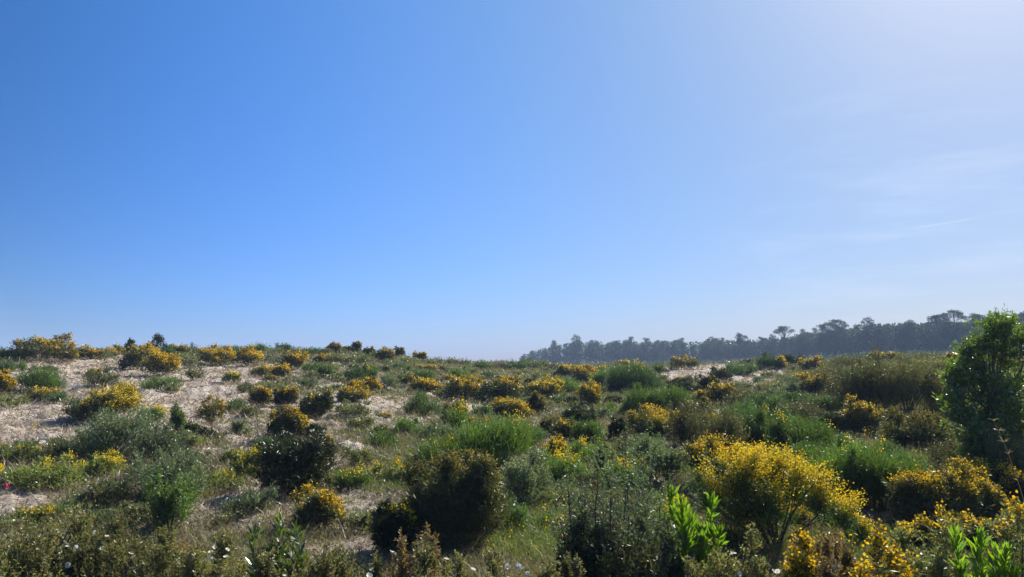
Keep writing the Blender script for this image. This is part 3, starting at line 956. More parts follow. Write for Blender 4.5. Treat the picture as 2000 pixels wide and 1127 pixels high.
B('broom', 1215, 960, 90, 60, "green broom with lemon sprigs behind the leggy gorse", None, .12)
B('broom', 1100, 950, 90, 66, "lemon sprigged broom right of the silver tipped bush", "lemon sprigged broom", .16)
B('broom', 1140, 910, 70, 50, "green grassy broom behind the lemon sprigged broom", None, .06)
for k, cx, by, wp, hp, lb in [
        ('heath', 1455, 800, 76, 44, "brown heath below the pale sand bank's lower right edge"), ('darkbroom', 1505, 812, 90, 46, "dark green broom under the round grey bush, left half of a pair"),
        ('heath', 1560, 832, 90, 50, "dark brown heath under the dark rounded broom"), ('darkbroom', 1455, 846, 96, 62, "dark broom rising behind the brown upright heaths"),
        ('dark', 1630, 850, 70, 50, "blackish gorse at the left foot of the stout yellow gorse"), ('heath', 1850, 815, 80, 90, "dark heath between the tall dark heath bank and the acacia tree"),
        ('heath', 1880, 930, 110, 90, "grey brown heath under the acacia tree's lower left branches"), ('heath', 1985, 960, 90, 110, "dark heath under the acacia tree behind the dry reed"),
        ('darkbroom', 1680, 748, 84, 34, "dark broom strip behind the tall dark heath bank's left end"), ('heath', 1610, 745, 70, 32, "olive heath right of the upper edge gorse's foot"),
        ('darkbroom', 1450, 735, 60, 26, "low dark broom on the pale sand bank's right end"), ('dark', 1545, 715, 40, 22, "dark gorse left of the upper edge gorse before the wood"),
        ('heath', 1650, 718, 60, 24, "dark heath on the heath's far edge under the tall umbrella pines"), ('gorse', 1720, 706, 56, 18, "rusty gorse strip on the far edge above the tall dark heath"),
        ('heath', 1800, 704, 66, 18, "dark heath on the far edge in front of the wood's sunlit trunks"), ('gorse', 1850, 730, 50, 24, "orange gorse between the tall dark heath and the acacia tree's left lobes"),
        ('dark', 1130, 835, 60, 40, "dark gorse behind the fresh broom mound"), ('dark', 1330, 775, 44, 30, "dark gorse at the right end of the round broom cushion"),
        ('heath', 1250, 905, 90, 60, "dark heath in front of the domed orange gorse"), ('darkbroom', 1020, 880, 80, 56, "dark broom at the right flank of the great green broom")]:
    B(k, cx, by, wp, hp, lb, None, .4 if k == 'gorse' else 0)
# ------------------------------------------------------------------ near plants standing between the camera and the heath
def near(kind, cx, dist, wp, hp, label, lm=None, bloom=0, flowers=0, **kw):
    """A shrub at a given distance whose foot may lie below the picture."""
    x = (cx - 1000) / FPX * dist
    z = float(ground_z(x, dist))
    x, y = x, dist
    w, h = wp / FPX * dist, hp / FPX * dist
    rng = np.random.default_rng(int(cx * 13 + dist * 100))
    r = plant_bush(kind, x, y, z, w, h, dist, label, bloom, **kw)
    px, py, _ = project(np.array(x), np.array(y), np.array(z))
    SHRUBS.append((float(px), float(py), wp, hp, lm))
    for i in range(flowers):
        o = link("flower", FLOWER[i % 3], r)
        a, q = rng.random() * 6.28, .5 * w * math.sqrt(rng.random())
        zz = h * (.95 - .35 * (q / (.5 * w)) ** 2) + .02
        o.location = (math.cos(a) * q, math.sin(a) * q, zz)
        o.rotation_euler = (rng.normal() * .5 + .5, rng.normal() * .4, rng.random() * 6.28)
        s = .72 + .35 * rng.random()
        o.scale = (s, s, s)
    return r


def flower_mesh(rng):
    g = Geo()
    for i in range(5):
        a = i * 2 * math.pi / 5 + rng.normal() * .08
        d = np.array([math.cos(a), math.sin(a), .35 + .15 * rng.random()])
        d /= np.linalg.norm(d)
        t = np.array([-math.sin(a), math.cos(a), 0])
        L, W = .026, .026
        up = np.array([0, 0, 1.0])
        q = [0 * d, d * L * .4 + t * W * .38, d * L * .85 + t * W * .5 + up * .002, d * L - up * .002, d * L * .85 - t * W * .5 + up * .002, d * L * .4 - t * W * .38]
        g.add(np.array(q)[None], None, 0)
    n = 10
    P = np.zeros((n, 3))
    g.leaves(P, unit(rng.normal(size=(n, 3)) * .6 + np.array([0, 0, 1.0])), .011, .006, rng, mat=1)
    return g.mesh("flower", [M['petal'], M['lemon']])


FLOWER = [flower_mesh(np.random.default_rng(i)) for i in range(3)]

ROCK = [  # cx, distance, width px, height px, flowers, label, landmark
    (60, 6.4, 250, 135, 3, "dark twiggy rockrose filling the lower left corner", "corner rockrose"),
    (215, 6.6, 230, 140, 6, "rockrose with the most white flowers, next to the lower left corner", "flowery rockrose"),
    (120, 7.6, 200, 90, 2, "brownish rockrose behind the lower left corner's dark one", None),
    (300, 7.4, 190, 85, 3, "russet rockrose in front of the fresh green bush", "russet rockrose"),
    (345, 6.2, 210, 110, 2, "yellow green rockrose below the fresh green bush at the bottom edge", None),
    (440, 6.5, 190, 105, 6, "rockrose with a row of white flowers left of the dark acacia sapling", "row flowered rockrose"),
    (480, 5.7, 200, 90, 2, "low rockrose at the bottom edge under the row flowered one", None),
    (600, 5.8, 170, 70, 2, "low rockrose around the foot of the dark acacia sapling", None),
    (690, 5.7, 190, 75, 4, "pale leaved rockrose at the bottom edge right of the dark acacia sapling", "pale rockrose"),
    (805, 6.2, 140, 118, 3, "rust tinged rockrose below the small dark bush", "rusty rockrose"),
    (880, 5.8, 170, 85, 3, "grey leaved rockrose at the bottom edge under the lavender shrublet", None),
    (1000, 5.7, 200, 62, 3, "low rockrose at the bottom edge in the middle of the view", "middle rockrose"),
    (1090, 5.8, 130, 50, 1, "lowest rockrose at the bottom edge left of the leggy gorse", None),
    (1400, 5.9, 160, 100, 4, "pale budded rockrose right of the young acacia's stem", "budded rockrose"),
    (1560, 6.2, 150, 120, 3, "tawny rockrose with white flowers under the yellow broom", "tawny rockrose"),
    (1620, 5.7, 150, 70, 1, "low rockrose at the bottom edge right of the tawny one", None)]
for cx, d, wp, hp, nf, lb, lm in ROCK:
    base = FPX * EYE / d
    # height is told as seen above the bottom edge: add what stands below it
    py = float(project(np.array((cx - 1000) / FPX * d), np.array(d), ground_z(np.array((cx - 1000) / FPX * d), np.array(d)))[1])
    near('rockrose', cx, d, wp, hp * .72 + max(py - 1127, 0) * .85, lb, lm, 0, nf * 2 + 1, leafmat='russet' if any(q in lb for q in ('russet', 'rust', 'brownish', 'tawny')) else 'rockrose')

NEARS = [
    ('gorse', 1700, 5.6, 130, 40, "orange gorse top rising from the bottom edge between rockrose and cut branch", "bottom edge gorse", .8),
    ('gorse', 1545, 5.7, 70, 44, "small orange gorse at the bottom edge left of the tawny rockrose", None, .8),
    ('herb', 1650, 6.8, 210, 60, "bright green herb bank under the drooping yellow spur", None, .02),
    ('scrub', 1810, 6.6, 170, 90, "olive green scrub behind the cut branch at lower right", None, .06),
    ('scrub', 1960, 6.0, 120, 110, "dull green scrub in the lower right corner", None, .04),
    ('dark', 1130, 7.0, 90, 70, "dark prickly scrub at the left foot of the leggy gorse", None, .0),
    ('grey', 1300, 6.6, 120, 110, "grey green scrub around the young acacia's lower stem", None, .0),
    ('heath', 1235, 6.3, 140, 60, "dark tangle right of the leggy gorse at the bottom edge", None, .0)]
for k, cx, d, wp, hp, lb, lm, bl in NEARS:
    py = float(project(np.array((cx - 1000) / FPX * d), np.array(d), ground_z(np.array((cx - 1000) / FPX * d), np.array(d)))[1])
    near(k, cx, d, wp, hp + max(py - 1127, 0), lb, lm, bl)


# leggy gorse: long bare crooked limbs with spiny heads, one branching skeleton
def leggy_gorse():
    d, cx = 6.9, 1190
    x = (cx - 1000) / FPX * d
    z = float(ground_z(x, d))
    rng = np.random.default_rng(5)
    root = link("gorse_bush", None, loc=(x, d, z - .02))
    tag(root, uniq("leggy dark gorse with crooked bare limbs and tufted spiny heads in the near middle right"), "gorse", "gorse bushes of the heath")
    gs, gf = Geo(), Geo()
    k = d / FPX
    heads = [(-85, 168), (-60, 118), (-30, 205), (-5, 150), (20, 178), (48, 128), (70, 188), (95, 140), (-95, 92), (10, 95), (-40, 75), (60, 70), (88, 235), (-15, 118), (35, 215)]
    py = float(project(np.array(x), np.array(d), np.array(z))[1])
    off = (py - 1127)
    for hx, hy in heads:
        top = np.array([hx * k, rng.normal() * .16, (hy + off) * k])
        base = np.array([rng.normal() * .05, rng.normal() * .05, -.03])
        mid = base + (top - base) * .5 + np.array([top[0] * .35, rng.normal() * .06, -.05])
        pts = bez(base, mid, top, 9)
        pts[1:-1] += rng.normal(size=(7, 3)) * .014
        gs.tube(pts, np.linspace(.014, .004, 9), 6)
        for j in range(3):
            i = rng.integers(4, 8)
            e = pts[i] + unit(rng.normal(size=3) + np.array([0, 0, .9])) * (.12 + .1 * rng.random())
            gs.tube(bez(pts[i], (pts[i] + e) / 2 + rng.normal(size=3) * .02, e, 4), np.linspace(.006, .003, 4), 5)
            tufts = [e]
            for q in tufts:
                spiny(gf, q, rng, 9, .11)
        spiny(gf, top, rng, 24, .15)
    link("stems", gs.mesh("stems", M['wood']), root)
    link("foliage", gf.mesh("foliage", M['greyscrub']), root)
    SHRUBS.append((cx, py, 200, 250, "leggy gorse"))


def spiny(g, q, rng, n, r, per=16, ll=.034, lw=.0075):
    D = unit(rng.normal(size=(n, 3)) + np.array([0, 0, .7]))
    p = q + rng.normal(size=(n, 3)) * r * .45
    t = rng.random((n, per, 1))
    P = p[:, None] + D[:, None] * t * r
    LD = unit(D[:, None] * .8 + unit(rng.normal(size=(n, per, 3))) * .8)
    g.leaves(P.reshape(-1, 3), LD.reshape(-1, 3), ll * (.6 + .8 * rng.random(n * per)), lw, rng)


leggy_gorse()
near('heath', 1195, 7.4, 190, 205, "dark purple brown tangle behind the leggy gorse's bare limbs", None, 0, 0, leafmat='tangle', n=800)
near('heath', 1255, 7.0, 130, 150, "dark brown tangle between the leggy gorse and the young acacia", None, 0, 0, leafmat='tangle', n=700)
near('dark', 1150, 6.6, 110, 205, "dark gorse clump at the leggy gorse's left foot with green tips", None, 0, 0)


# ------------------------------------------------------------------ young acacias with large upright leaves
def acacia_sapling(cx, dist, top, wp, label, lm, mat, nst, seed, ll=.12, bottom=0, dens=1.0, wide=.42):
    rng = np.random.default_rng(seed)
    x = (cx - 1000) / FPX * dist
    z = float(ground_z(x, dist))
    py = float(project(np.array(x), np.array(dist), np.array(z))[1])
    H, W = (py - top) / FPX * dist, wp / FPX * dist
    root = link("acacia_sapling", None, loc=(x, dist, z - .02))
    tag(root, uniq(label), "sapling", "acacia saplings with large upright leaves")
    gs, gl = Geo(), Geo()
    for i in range(nst):
        s = (i + .5) / nst * 2 - 1
        tip = np.array([s * W * .42 + rng.normal() * .02, rng.normal() * W * .22, H * (.60 + .36 * rng.random()) - .06 - .10 * abs(s) * H])
        base = np.array([rng.normal() * .02, rng.normal() * .02, -.03])
        pts = bez(base, np.array([tip[0] * .75, tip[1] * .8, tip[2] * .45]), tip, 8)
        gs.tube(pts, np.linspace(.008, .0025, 8), 6)
        nl = int((18 + 30 * H) * dens)
        t = (bottom + (1 - bottom) * rng.random(nl)) ** .7
        t = np.clip(np.maximum(t, .25), 0, 1)
        P = bez(base, np.array([tip[0] * .75, tip[1] * .8, tip[2] * .45]), tip, 60)[(t * 59).astype(int)]
        a = np.arange(nl) * 2.4 + rng.random() * 6
        D = unit(np.stack([np.cos(a) * wide, np.sin(a) * wide, np.full(nl, .9)], -1) + rng.normal(size=(nl, 3)) * (.10 + .25 * wide))
        gl.leaves(P, D, ll * (.7 + .5 * rng.random(nl)), ll * .18 * (.7 + .4 * rng.random(nl)), rng, True)
        gl.leaves(tip[None] + rng.normal(size=(4, 3)) * .004, unit(rng.normal(size=(4, 3)) * .25 + np.array([0, 0, 1])), ll * .8, ll * .17, rng, True)
    link("stems", gs.mesh("stems", M['acaciabark']), root)
    link("foliage", gl.mesh("foliage", M[mat]), root)
    SHRUBS.append((cx, py, wp, 150, lm))


acacia_sapling(1345, 6.6, 905, 118, "bright sunlit lime green acacia sapling in front of the yellow broom", "young acacia", 'acaciayoung', 12, 3, .125, .35, 1.7)
acacia_sapling(558, 5.9, 1000, 120, "dark green acacia sapling rising from the bottom edge left of the sandy gap", "dark acacia sapling", 'acacia', 10, 4, .12, .3, 1.1, .8)
acacia_sapling(1905, 5.7, 1040, 135, "bushy bright acacia sapling at the bottom edge in the right corner", "right acacia sapling", 'acaciayoung', 12, 5, .125, .4, 1.6)
acacia_sapling(1494, 5.5, 1072, 34, "pair of lone lime green acacia leaves at the bottom edge under the yellow broom", None, 'acaciayoung', 2, 6, .11, .6, .35)


# ------------------------------------------------------------------ acacia tree at the right edge: trunk, limbs and a crown of many lobes
def acacia_tree():
    rng = np.random.default_rng(21)
    cx, by = 1945, 930
    x, y, z, f = ground_at(cx, by)
    k = f / FPX
    root = link("acacia_tree", None, loc=(x, y, z - .03))
    tag(root, uniq("leafy green acacia tree taller than everything near it, at the right edge"), "tree")
    # lobes as seen: centre px, py, radius px (horizontal, vertical), depth offset in m
    L = [(1960, 634, 34, 30, 0), (1990, 650, 34, 40, .1), (1938, 668, 26, 34, -.1), (1978, 700, 40, 44, .2), (1945, 730, 34, 40, .1), (1897, 678, 24, 26, -.2), (1902, 716, 24, 26, .1), (1866, 722, 22, 20, -.2), (1880, 750, 30, 28, -.2), (1852, 772, 18, 16, -.4),
         (1862, 800, 26, 24, -.3), (1915, 770, 36, 36, -.5), (1950, 800, 40, 40, -.3), (1990, 780, 46, 50, .2), (1905, 820, 34, 30, -.4), (1872, 846, 26, 22, -.6), (1900, 875, 34, 30, -.5), (1945, 870, 44, 44, -.1), (2000, 850, 50, 60, .2), (2040, 700, 50, 80, .3), (2040, 820, 60, 80, .2), (1975, 905, 50, 36, -.1), (1852, 838, 30, 28, -.9), (1868, 866, 34, 28, -1.0), (1848, 805, 24, 22, -.7), (1862, 885, 28, 24, -.8), (1885, 912, 32, 24, -.5), (1930, 920, 40, 26, -.3)]
    gt, gl = Geo(), Geo()
    c0, s0 = math.cos(PITCH), math.sin(PITCH)
    trunk_top = np.array([.1, 0, (930 - 690) * k])
    tp = bez([0, 0, -.1], [.05, .05, trunk_top[2] * .5], trunk_top, 9)
    gt.tube(tp, np.linspace(.075, .02, 9), 9)
    for px, py, rx, rz, dy in L:
        c = np.array([(px - cx) * k, dy, (by - py) * k])
        R = np.array([max(rx - 4, 9) * k, rx * k * 1.1, max(rz - 5, 9) * k])
        s = tp[int(np.clip(c[2] / trunk_top[2] * 5, 1, 7))]
        gt.tube(bez(s, (s + c) / 2 + np.array([0, 0, -.1]), c, 6), np.linspace(.026, .007, 6), 6)
        nc = 9 + int(rx / 5)
        cu = unit(rng.normal(size=(nc, 3)) + np.array([0, 0, .25]))
        cc = c + cu * R * (.45 + .75 * rng.random((nc, 1)))
        n = int(66 * (rx * rz / 2000) ** .8) + 20
        e = cc[rng.integers(0, nc, n)] + rng.normal(size=(n, 3)) * .075
        u = unit((e - c) / R)
        gt.ribbons(np.repeat(c[None], n, 0) + u * R * .15, c + u * R * .5 + rng.normal(size=(n, 3)) * .03, e, .012, rng, 4)
        per = 17
        D = unit(u * .7 + np.array([0, 0, .5]) + rng.normal(size=(n, 3)) * .35)
        t = rng.random((n, per, 1))
        P = e[:, None] + D[:, None] * (t - .7) * .17 + rng.normal(size=(n, per, 3)) * .02
        LD = unit(D[:, None] * .55 + rng.normal(size=(n, per, 3)) * .6)
        m = n * per
        gl.leaves(P.reshape(-1, 3), LD.reshape(-1, 3), .085 * (.6 + .7 * rng.random(m)), .021, rng, True)
    link("trunk", gt.mesh("trunk", M['acaciabark']), root)
    link("crown", gl.mesh("crown", M['acacia']), root)
    SHRUBS.append((cx, by, 200, 300, "acacia tree"))


acacia_tree()


# ------------------------------------------------------------------ pine saplings on the skyline
def pine_sapling(cx, by, wp, hp, label, seed):
    rng = np.random.default_rng(seed)
    x, y, z, f = ground_at(cx, by)
    H, W = hp / FPX * f, wp / FPX * f
    root = link("pine_sapling", None, loc=(x, y, z - .05))
    tag(root, uniq(label), "sapling", "pine saplings on the skyline")
    gt, gl = Geo(), Geo()
    gt.tube([[0, 0, 0], [.03, 0, H * .5], [0, .02, H]], [.05, .035, .012], 5)
    for i in range(12):
        t = .3 + .7 * rng.random()
        a = rng.random() * 6.28
        e = np.array([math.cos(a) * W * .5 * (1.2 - t), math.sin(a) * W * .5 * (1.2 - t), H * (t + .12)])
        b = np.array([0, 0, H * t * .85])
        gt.tube(bez(b, (b + e) / 2 - np.array([0, 0, .05]), e, 4), np.linspace(.025, .01, 4), 4)
        n = 60
        D = unit(rng.normal(size=(n, 3)) + np.array([0, 0, .5]))
        gl.leaves(e + rng.normal(size=(n, 3)) * .07, D, .24, .05, rng)
    n = 60
    gl.leaves(np.array([0, 0, H]) + rng.normal(size=(n, 3)) * np.array([.06, .06, .12]), unit(rng.normal(size=(n, 3)) * .6 + np.array([0, 0, 1])), .24, .05, rng)
    link("trunk", gt.mesh("trunk", M['pinebark']), root)
    link("crown", gl.mesh("crown", M['pine']), root)


pine_sapling(254, 692, 18, 24, "thin pine sapling on the skyline, the left of two", 1)
pine_sapling(305, 695, 40, 34, "wider pine sapling on the skyline behind the twin lobed gorse", 2)


# ------------------------------------------------------------------ dead wood and the dry reed
def stick(name, cx, by, length, ang, r, label, mat, seed, forks=2, lift=.0, cat="branch"):
    rng = np.random.default_rng(seed)
    x, y, z, f = ground_at(cx, by)
    root = link(name, None, loc=(x, y, z + r * .6))
    root.rotation_euler = (0, -lift, ang)
    tag(root, uniq(label), cat)
    g = Geo()
    n = 8
    pts = np.stack([np.linspace(-.5, .5, n) * length, rng.normal(size=n) * length * .025, rng.random(n) * length * .03], -1)
    g.tube(pts, np.linspace(r, r * .45, n) * (1 + .15 * rng.normal(size=n)), 7, cap=True)
    for i in range(forks):
        k = 2 + rng.integers(0, 5)
        e = pts[k] + np.array([length * .22, (rng.random() - .5) * length * .4, length * (.05 + .12 * rng.random())])
        g.tube(bez(pts[k], (pts[k] + e) / 2 + rng.normal(size=3) * .01, e, 5), np.linspace(r * .55, r * .2, 5), 5, cap=True)
    link("limb", g.mesh("limb", mat), root)


stick("dead_branch", 262, 772, .75, .5, .026, "bleached dead branch lying on the sand above the lemon gorse dome", M['deadwood'], 3, 2, .3)
stick("dead_branch", 668, 1017, .22, .2, .014, "short bleached stick on the sand beside the bronze yellow gorse", M['deadwood'], 4, 0)
stick("dead_branch", 960, 1078, .26, -.5, .030, "short thick brown log end in the grass right of the big olive gorse", M['brownwood'], 5, 0, .12)
stick("dead_branch", 1760, 1062, .35, .6, .012, "cut pale branch end sticking up among green scrub at lower right", M['deadwood'], 6, 4, .5)
stick("dead_branch", 745, 727, .9, .1, .03, "pale driftlike branch on the sand below the ochre crowned gorse", M['deadwood'], 8, 1)


def dry_reed():
    rng = np.random.default_rng(9)
    d, cx = 7.2, 2010
    x = (cx - 1000) / FPX * d
    z = float(ground_z(x, d))
    k = d / FPX
    root = link("dry_reed", None, loc=(x, d, z - .02))
    tag(root, uniq("tall leaning dry reed with pale withered leaves at the right edge"), "reed")
    py = float(project(np.array(x), np.array(d), np.array(z))[1])
    top = np.array([(1935 - cx) * k, .05, (py - 838) * k])
    g = Geo()
    pts = bez([0, 0, 0], [(1985 - cx) * k, 0, (py - 960) * k], top, 14)
    g.tube(pts, np.linspace(.006, .002, 14), 6)
    link("stalk", g.mesh("stalk", M['straw']), root)
    g2 = Geo()
    for i in range(22):
        j = rng.integers(8, 14)
        D = unit(np.array([rng.normal() * .8, rng.normal() * .5, .25 + .5 * rng.random()]))
        p = pts[j]
        L = .035 + .05 * rng.random()
        g2.ribbons(p[None], (p + D * L * .6 + np.array([0, 0, .01]))[None], (p + D * L - np.array([0, 0, .012]))[None], np.array([.010]), rng, 5)
    link("foliage", g2.mesh("foliage", M['straw']), root)


dry_reed()


def pink_flowers():
    rng = np.random.default_rng(3)
    x, y, z, f = ground_at(11, 975)
    root = link("pink_flower", None, loc=(x, y, z))
    tag(root, uniq("small pink flower head in the ragged clump at the left edge"), "flower")
    g = Geo()
    for i in range(5):
        e = np.array([rng.normal() * .05, rng.normal() * .04, .16 + .06 * rng.random()])
        g.tube(bez([0, 0, 0], e * .5 + rng.normal(size=3) * .01, e, 4), [.003] * 4, 4)
    link("stem", g.mesh("stem", M['grass']), root)
    g2 = Geo()
    P = rng.normal(size=(46, 3)) * np.array([.018, .016, .018]) + np.array([0, 0, .2])
    g2.leaves(P, unit(rng.normal(size=(46, 3)) + np.array([0, 0, .6])), .035, .026, rng, True)
    link("blossoms", g2.mesh("blossoms", M['pink']), root)


pink_flowers()
# ------------------------------------------------------------------ smaller bushes that fill the heath between the ones above
def fill_heath():
    rng = np.random.default_rng(77)
    marks = [s for s in SHRUBS if s[4]]
    cand = []
    placed = [(s[0], s[1], s[2]) for s in SHRUBS]
    size_w = ["tiny", "small", "middling"]
    tries = 0
    want = {'upper': 270, 'lower': 130}
    got = {'upper': 0, 'lower': 0}
    while tries < 16000 and (got['upper'] < want['upper'] or got['lower'] < want['lower']):
        tries += 1
        band = 'upper' if tries % 2 else 'lower'
        if got[band] >= want[band]:
            continue
        cx = rng.uniform(-20, 2020) if rng.random() < .45 else rng.uniform(820, 1900)
        by = rng.uniform(722 if cx < 1430 else 703, 800) if band == 'upper' else rng.uniform(800, 1040)
        x, y, z, f = ground_at(cx, by)
        s = float(sand_mask(np.array(x), np.array(y)))
        if rng.random() < min(1, s * 1.25):
            continue
        wm = rng.uniform(.5, 1.15) if band == 'upper' else rng.uniform(.35, .8)
        if any(abs(cx - q[0]) < (wm * FPX / f + q[2]) * .27 and abs(by - q[1]) < 9 + .10 * (by - 700) for q in placed):
            continue
        g = float(green_mask(np.array(x), np.array(y)))
        r = rng.random()
        if g > .55 and r < .55:
            kind, ad = ('broom', 'green') if rng.random() < .6 else ('herb', 'leafy')
        elif cx > 900 and r < .28:
            kind, ad = 'heath', 'brown'
        elif r < .44:
            kind, ad = 'scrub', 'olive'
        elif r < .60:
            kind, ad = 'grey', 'grey green'
        elif r < .70:
            kind, ad = 'darkbroom', 'dark green'
        elif r < (.82 if cx < 900 else .86) and (band == 'upper' or cx > 450):
            kind, ad = 'gorse', 'yellow tipped'
        else:
            kind, ad = 'dark', 'dark'
            wm *= .7
        wp = wm * FPX / f
        hp = wp * rng.uniform(.42, .72)
        left = sorted((m for m in marks if m[0] <= cx), key=lambda m: abs(m[0] - cx) + 1.6 * abs(m[1] - by))
        right = sorted((m for m in marks if m[0] > cx), key=lambda m: abs(m[0] - cx) + 1.6 * abs(m[1] - by))
        noun = NAMES[kind][1]
        label = None
        opts = []
        for a in left[:4]:
            for b in right[:4]:
                opts.append((a[4], b[4]))
        for a, b in opts:
            t = f"{ad} {noun} between the {a} and the {b}"
            if t not in USED and len(t.split()) <= 16:
                label = t
                break
        if label is None:
            continue
        if kind == 'gorse':
            bl = rng.uniform(.2, .6)
        elif kind in ('broom', 'herb'):
            bl = .12 if rng.random() < .35 else 0
        else:
            bl = 0
        placed.append((cx, by, wp))
        got[band] += 1
        bush_px(kind, cx, by, wp, hp, label, None, bl)


fill_heath()


# ------------------------------------------------------------------ what nobody could count: grass, litter, small flowers
def scatter(n, rng, d0, d1, half=.92, power=0.0):
    """Points over the heath, about equally many for every doubling of the distance."""
    d = d0 * (d1 / d0) ** rng.random(n) if power == 0 else d0 + (d1 - d0) * rng.random(n) ** power
    a = (rng.random(n) * 2 - 1) * half
    x, y = d * np.sin(a), d * np.cos(a)
    return x, y, ground_z(x, y), d


def blades(name, n, per, mat, rng, weight, hgt, wid, d0=4.5, d1=95, lean=.55, spread=.10):
    x, y, z, d = scatter(n, rng, d0, d1)
    keep = rng.random(n) < np.clip(weight(x, y), 0, 1)
    x, y, z, d = x[keep], y[keep], z[keep], d[keep]
    m = len(x)
    f = np.maximum(1, d / 9)
    h = (hgt[0] + (hgt[1] - hgt[0]) * rng.random(m)) * np.clip(f ** .25, 1, 1.5)
    r = spread * f ** .5
    P = np.stack([x, y, z - .01], -1)[:, None] + rng.normal(size=(m, per, 3)) * np.array([1, 1, 0]) * r[:, None, None] * .6
    D = unit(np.concatenate([rng.normal(size=(m, per, 2)) * lean, np.ones((m, per, 1))], -1))
    L = h[:, None] * (.5 + .7 * rng.random((m, per)))
    P, D, L = P.reshape(-1, 3), D.reshape(-1, 3), L.reshape(-1)
    w = (wid * f ** .9)[:, None].repeat(per, 1).reshape(-1)
    bend = np.concatenate([rng.normal(size=(len(P), 2)) * .35, np.full((len(P), 1), -.12)], -1) * L[:, None]
    g = Geo()
    g.ribbons(P, P + D * L[:, None] * .6, P + D * L[:, None] + bend, w, rng, 3, taper=.9)
    o = link(name, g.mesh(name, M[mat]))
    tag(o, kind='stuff')
    return o


R1 = np.random.default_rng(101)
tag(blades("dry_grass", 95000, 8, 'straw', R1, lambda x, y:   .58 - .28 * sand_mask(x, y) - .34 * green_mask(x, y) + .2 * fbm(x / 3, y / 3, 2), (.12, .40), .0046),
    "straw coloured dry grass tufts over the sandy heath")
tag(blades("green_grass", 85000, 9, 'grass', R1, lambda x, y: sstep(.3, .9, green_mask(x, y)) * .9 - .3 * sand_mask(x, y) + .06, (.08, .32), .0052),
    "fresh green grass in the hollows between the bushes")

tag(blades("dead_tussocks", 30000, 12, 'litter', R1, lambda x, y: .12 + .62 * sand_mask(x, y) * np.clip(.5 + 1.2 * fbm(x / 1.4, y / 1.4, 2), 0, 1), (.04, .15), .0055, lean=1.1, spread=.12),
    "low dead brown tussocks breaking up the bare sand")


def litter():
    rng = np.random.default_rng(33)
    x, y, z, d = scatter(190000, rng, 4.5, 85)
    z = ground_z(x, y, True)
    keep = rng.random(len(x)) < np.clip(.75 + .5 * fbm(x / 1.3, y / 1.3, 2), .1, 1)
    x, y, z, d = x[keep], y[keep], z[keep], d[keep]
    n = len(x)
    f = np.maximum(1, d / 8)
    D = unit(np.concatenate([rng.normal(size=(n, 2)), np.abs(rng.normal(size=(n, 1))) * .45], -1))
    g = Geo()
    g.leaves(np.stack([x, y, z + .004], -1), D, (.05 + .12 * rng.random(n)) * f ** .55, (.006 + .008 * rng.random(n)) * f ** .8, rng)
    tag(link("plant_litter", g.mesh("plant_litter", M['litter'])), "dry brown twigs and litter strewn over the sand", kind='stuff')


litter()


def ground_cover():
    """Low leafy cushions a hand high that close the ground between the bushes."""
    rng = np.random.default_rng(44)
    x, y, z, d = scatter(36000, rng, 4.6, 100)
    s = sand_mask(x, y)
    keep = rng.random(len(x)) < np.clip(.95 - 1.25 * s + .5 * fbm(x / 1.6, y / 1.6, 2), .0, 1)
    x, y, z, d = x[keep], y[keep], z[keep], d[keep]
    n = len(x)
    for name, mats, part, lb in (("ground_cover", 'scrub', 0, "low olive cushions of heath plants covering the ground"), ("herb_cover", 'herb', 1, "low yellow green herbs covering the ground"),
                                 ("heather_cover", 'heath', 2, "low brown dry heather covering the ground"), ("grey_cover", 'greyscrub', 3, "low grey green cushions covering the ground")):
        q = np.nonzero((np.arange(n) % 4) == part)[0]
        f = np.maximum(1, d[q] / 9)
        R = (.10 + .24 * rng.random(len(q)) ** 1.5) * f ** .35
        per = 34
        u = unit(rng.normal(size=(len(q), per, 3)))
        u[..., 2] = np.abs(u[..., 2])
        c = np.stack([x[q], y[q], z[q] - .01], -1)
        P = c[:, None] + u * (R[:, None, None] * np.array([1, 1, .8])) * rng.random((len(q), per, 1)) ** .5
        D = unit(u + np.array([0, 0, .8]) + rng.normal(size=u.shape) * .5)
        m = len(q) * per
        ff = f[:, None].repeat(per, 1).reshape(-1)
        g = Geo()
        g.leaves(P.reshape(-1, 3), D.reshape(-1, 3), .045 * ff ** .6 * (.6 + .8 * rng.random(m)), .014 * ff ** .8, rng)
        tag(link(name, g.mesh(name, M[mats])), lb, kind='stuff')


ground_cover()


def wildflowers():
    rng = np.random.default_rng(55)
    x, y, z, d = scatter(5200, rng, 4.8, 60)
    w = np.clip(green_mask(x, y) * 1.0 - .25 + .5 * fbm(x / 1.1, y / 1.1, 2), 0, 1) * (1 - .7 * np.clip(sand_mask(x, y), 0, 1)) * .6
    keep = rng.random(len(x)) < w
    x, y, z, d = x[keep], y[keep], z[keep], d[keep]
    n = len(x)
    f = np.maximum(1, d / 9)
    g = Geo()
    top = np.stack([x, y, z + (.12 + .3 * rng.random(n))], -1)
    base = np.stack([x + rng.normal(size=n) * .05, y, z], -1)
    g.ribbons(base, (base + top) / 2, top, .004 * f ** .8, rng, 2, mat=0)
    for k in range(5):
        P = top + rng.normal(size=(n, 3)) * .03
        g.leaves(P, unit(rng.normal(size=(n, 3)) + np.array([0, 0, .4])), .026 * f ** .6, .02 * f ** .6, rng, mat=1)
    tag(link("wildflower_sprinkle", g.mesh("wildflower_sprinkle", [M['grass'], M['lemon']])), "tiny yellow wild flowers sprinkled through the green grass", kind='stuff')


wildflowers()


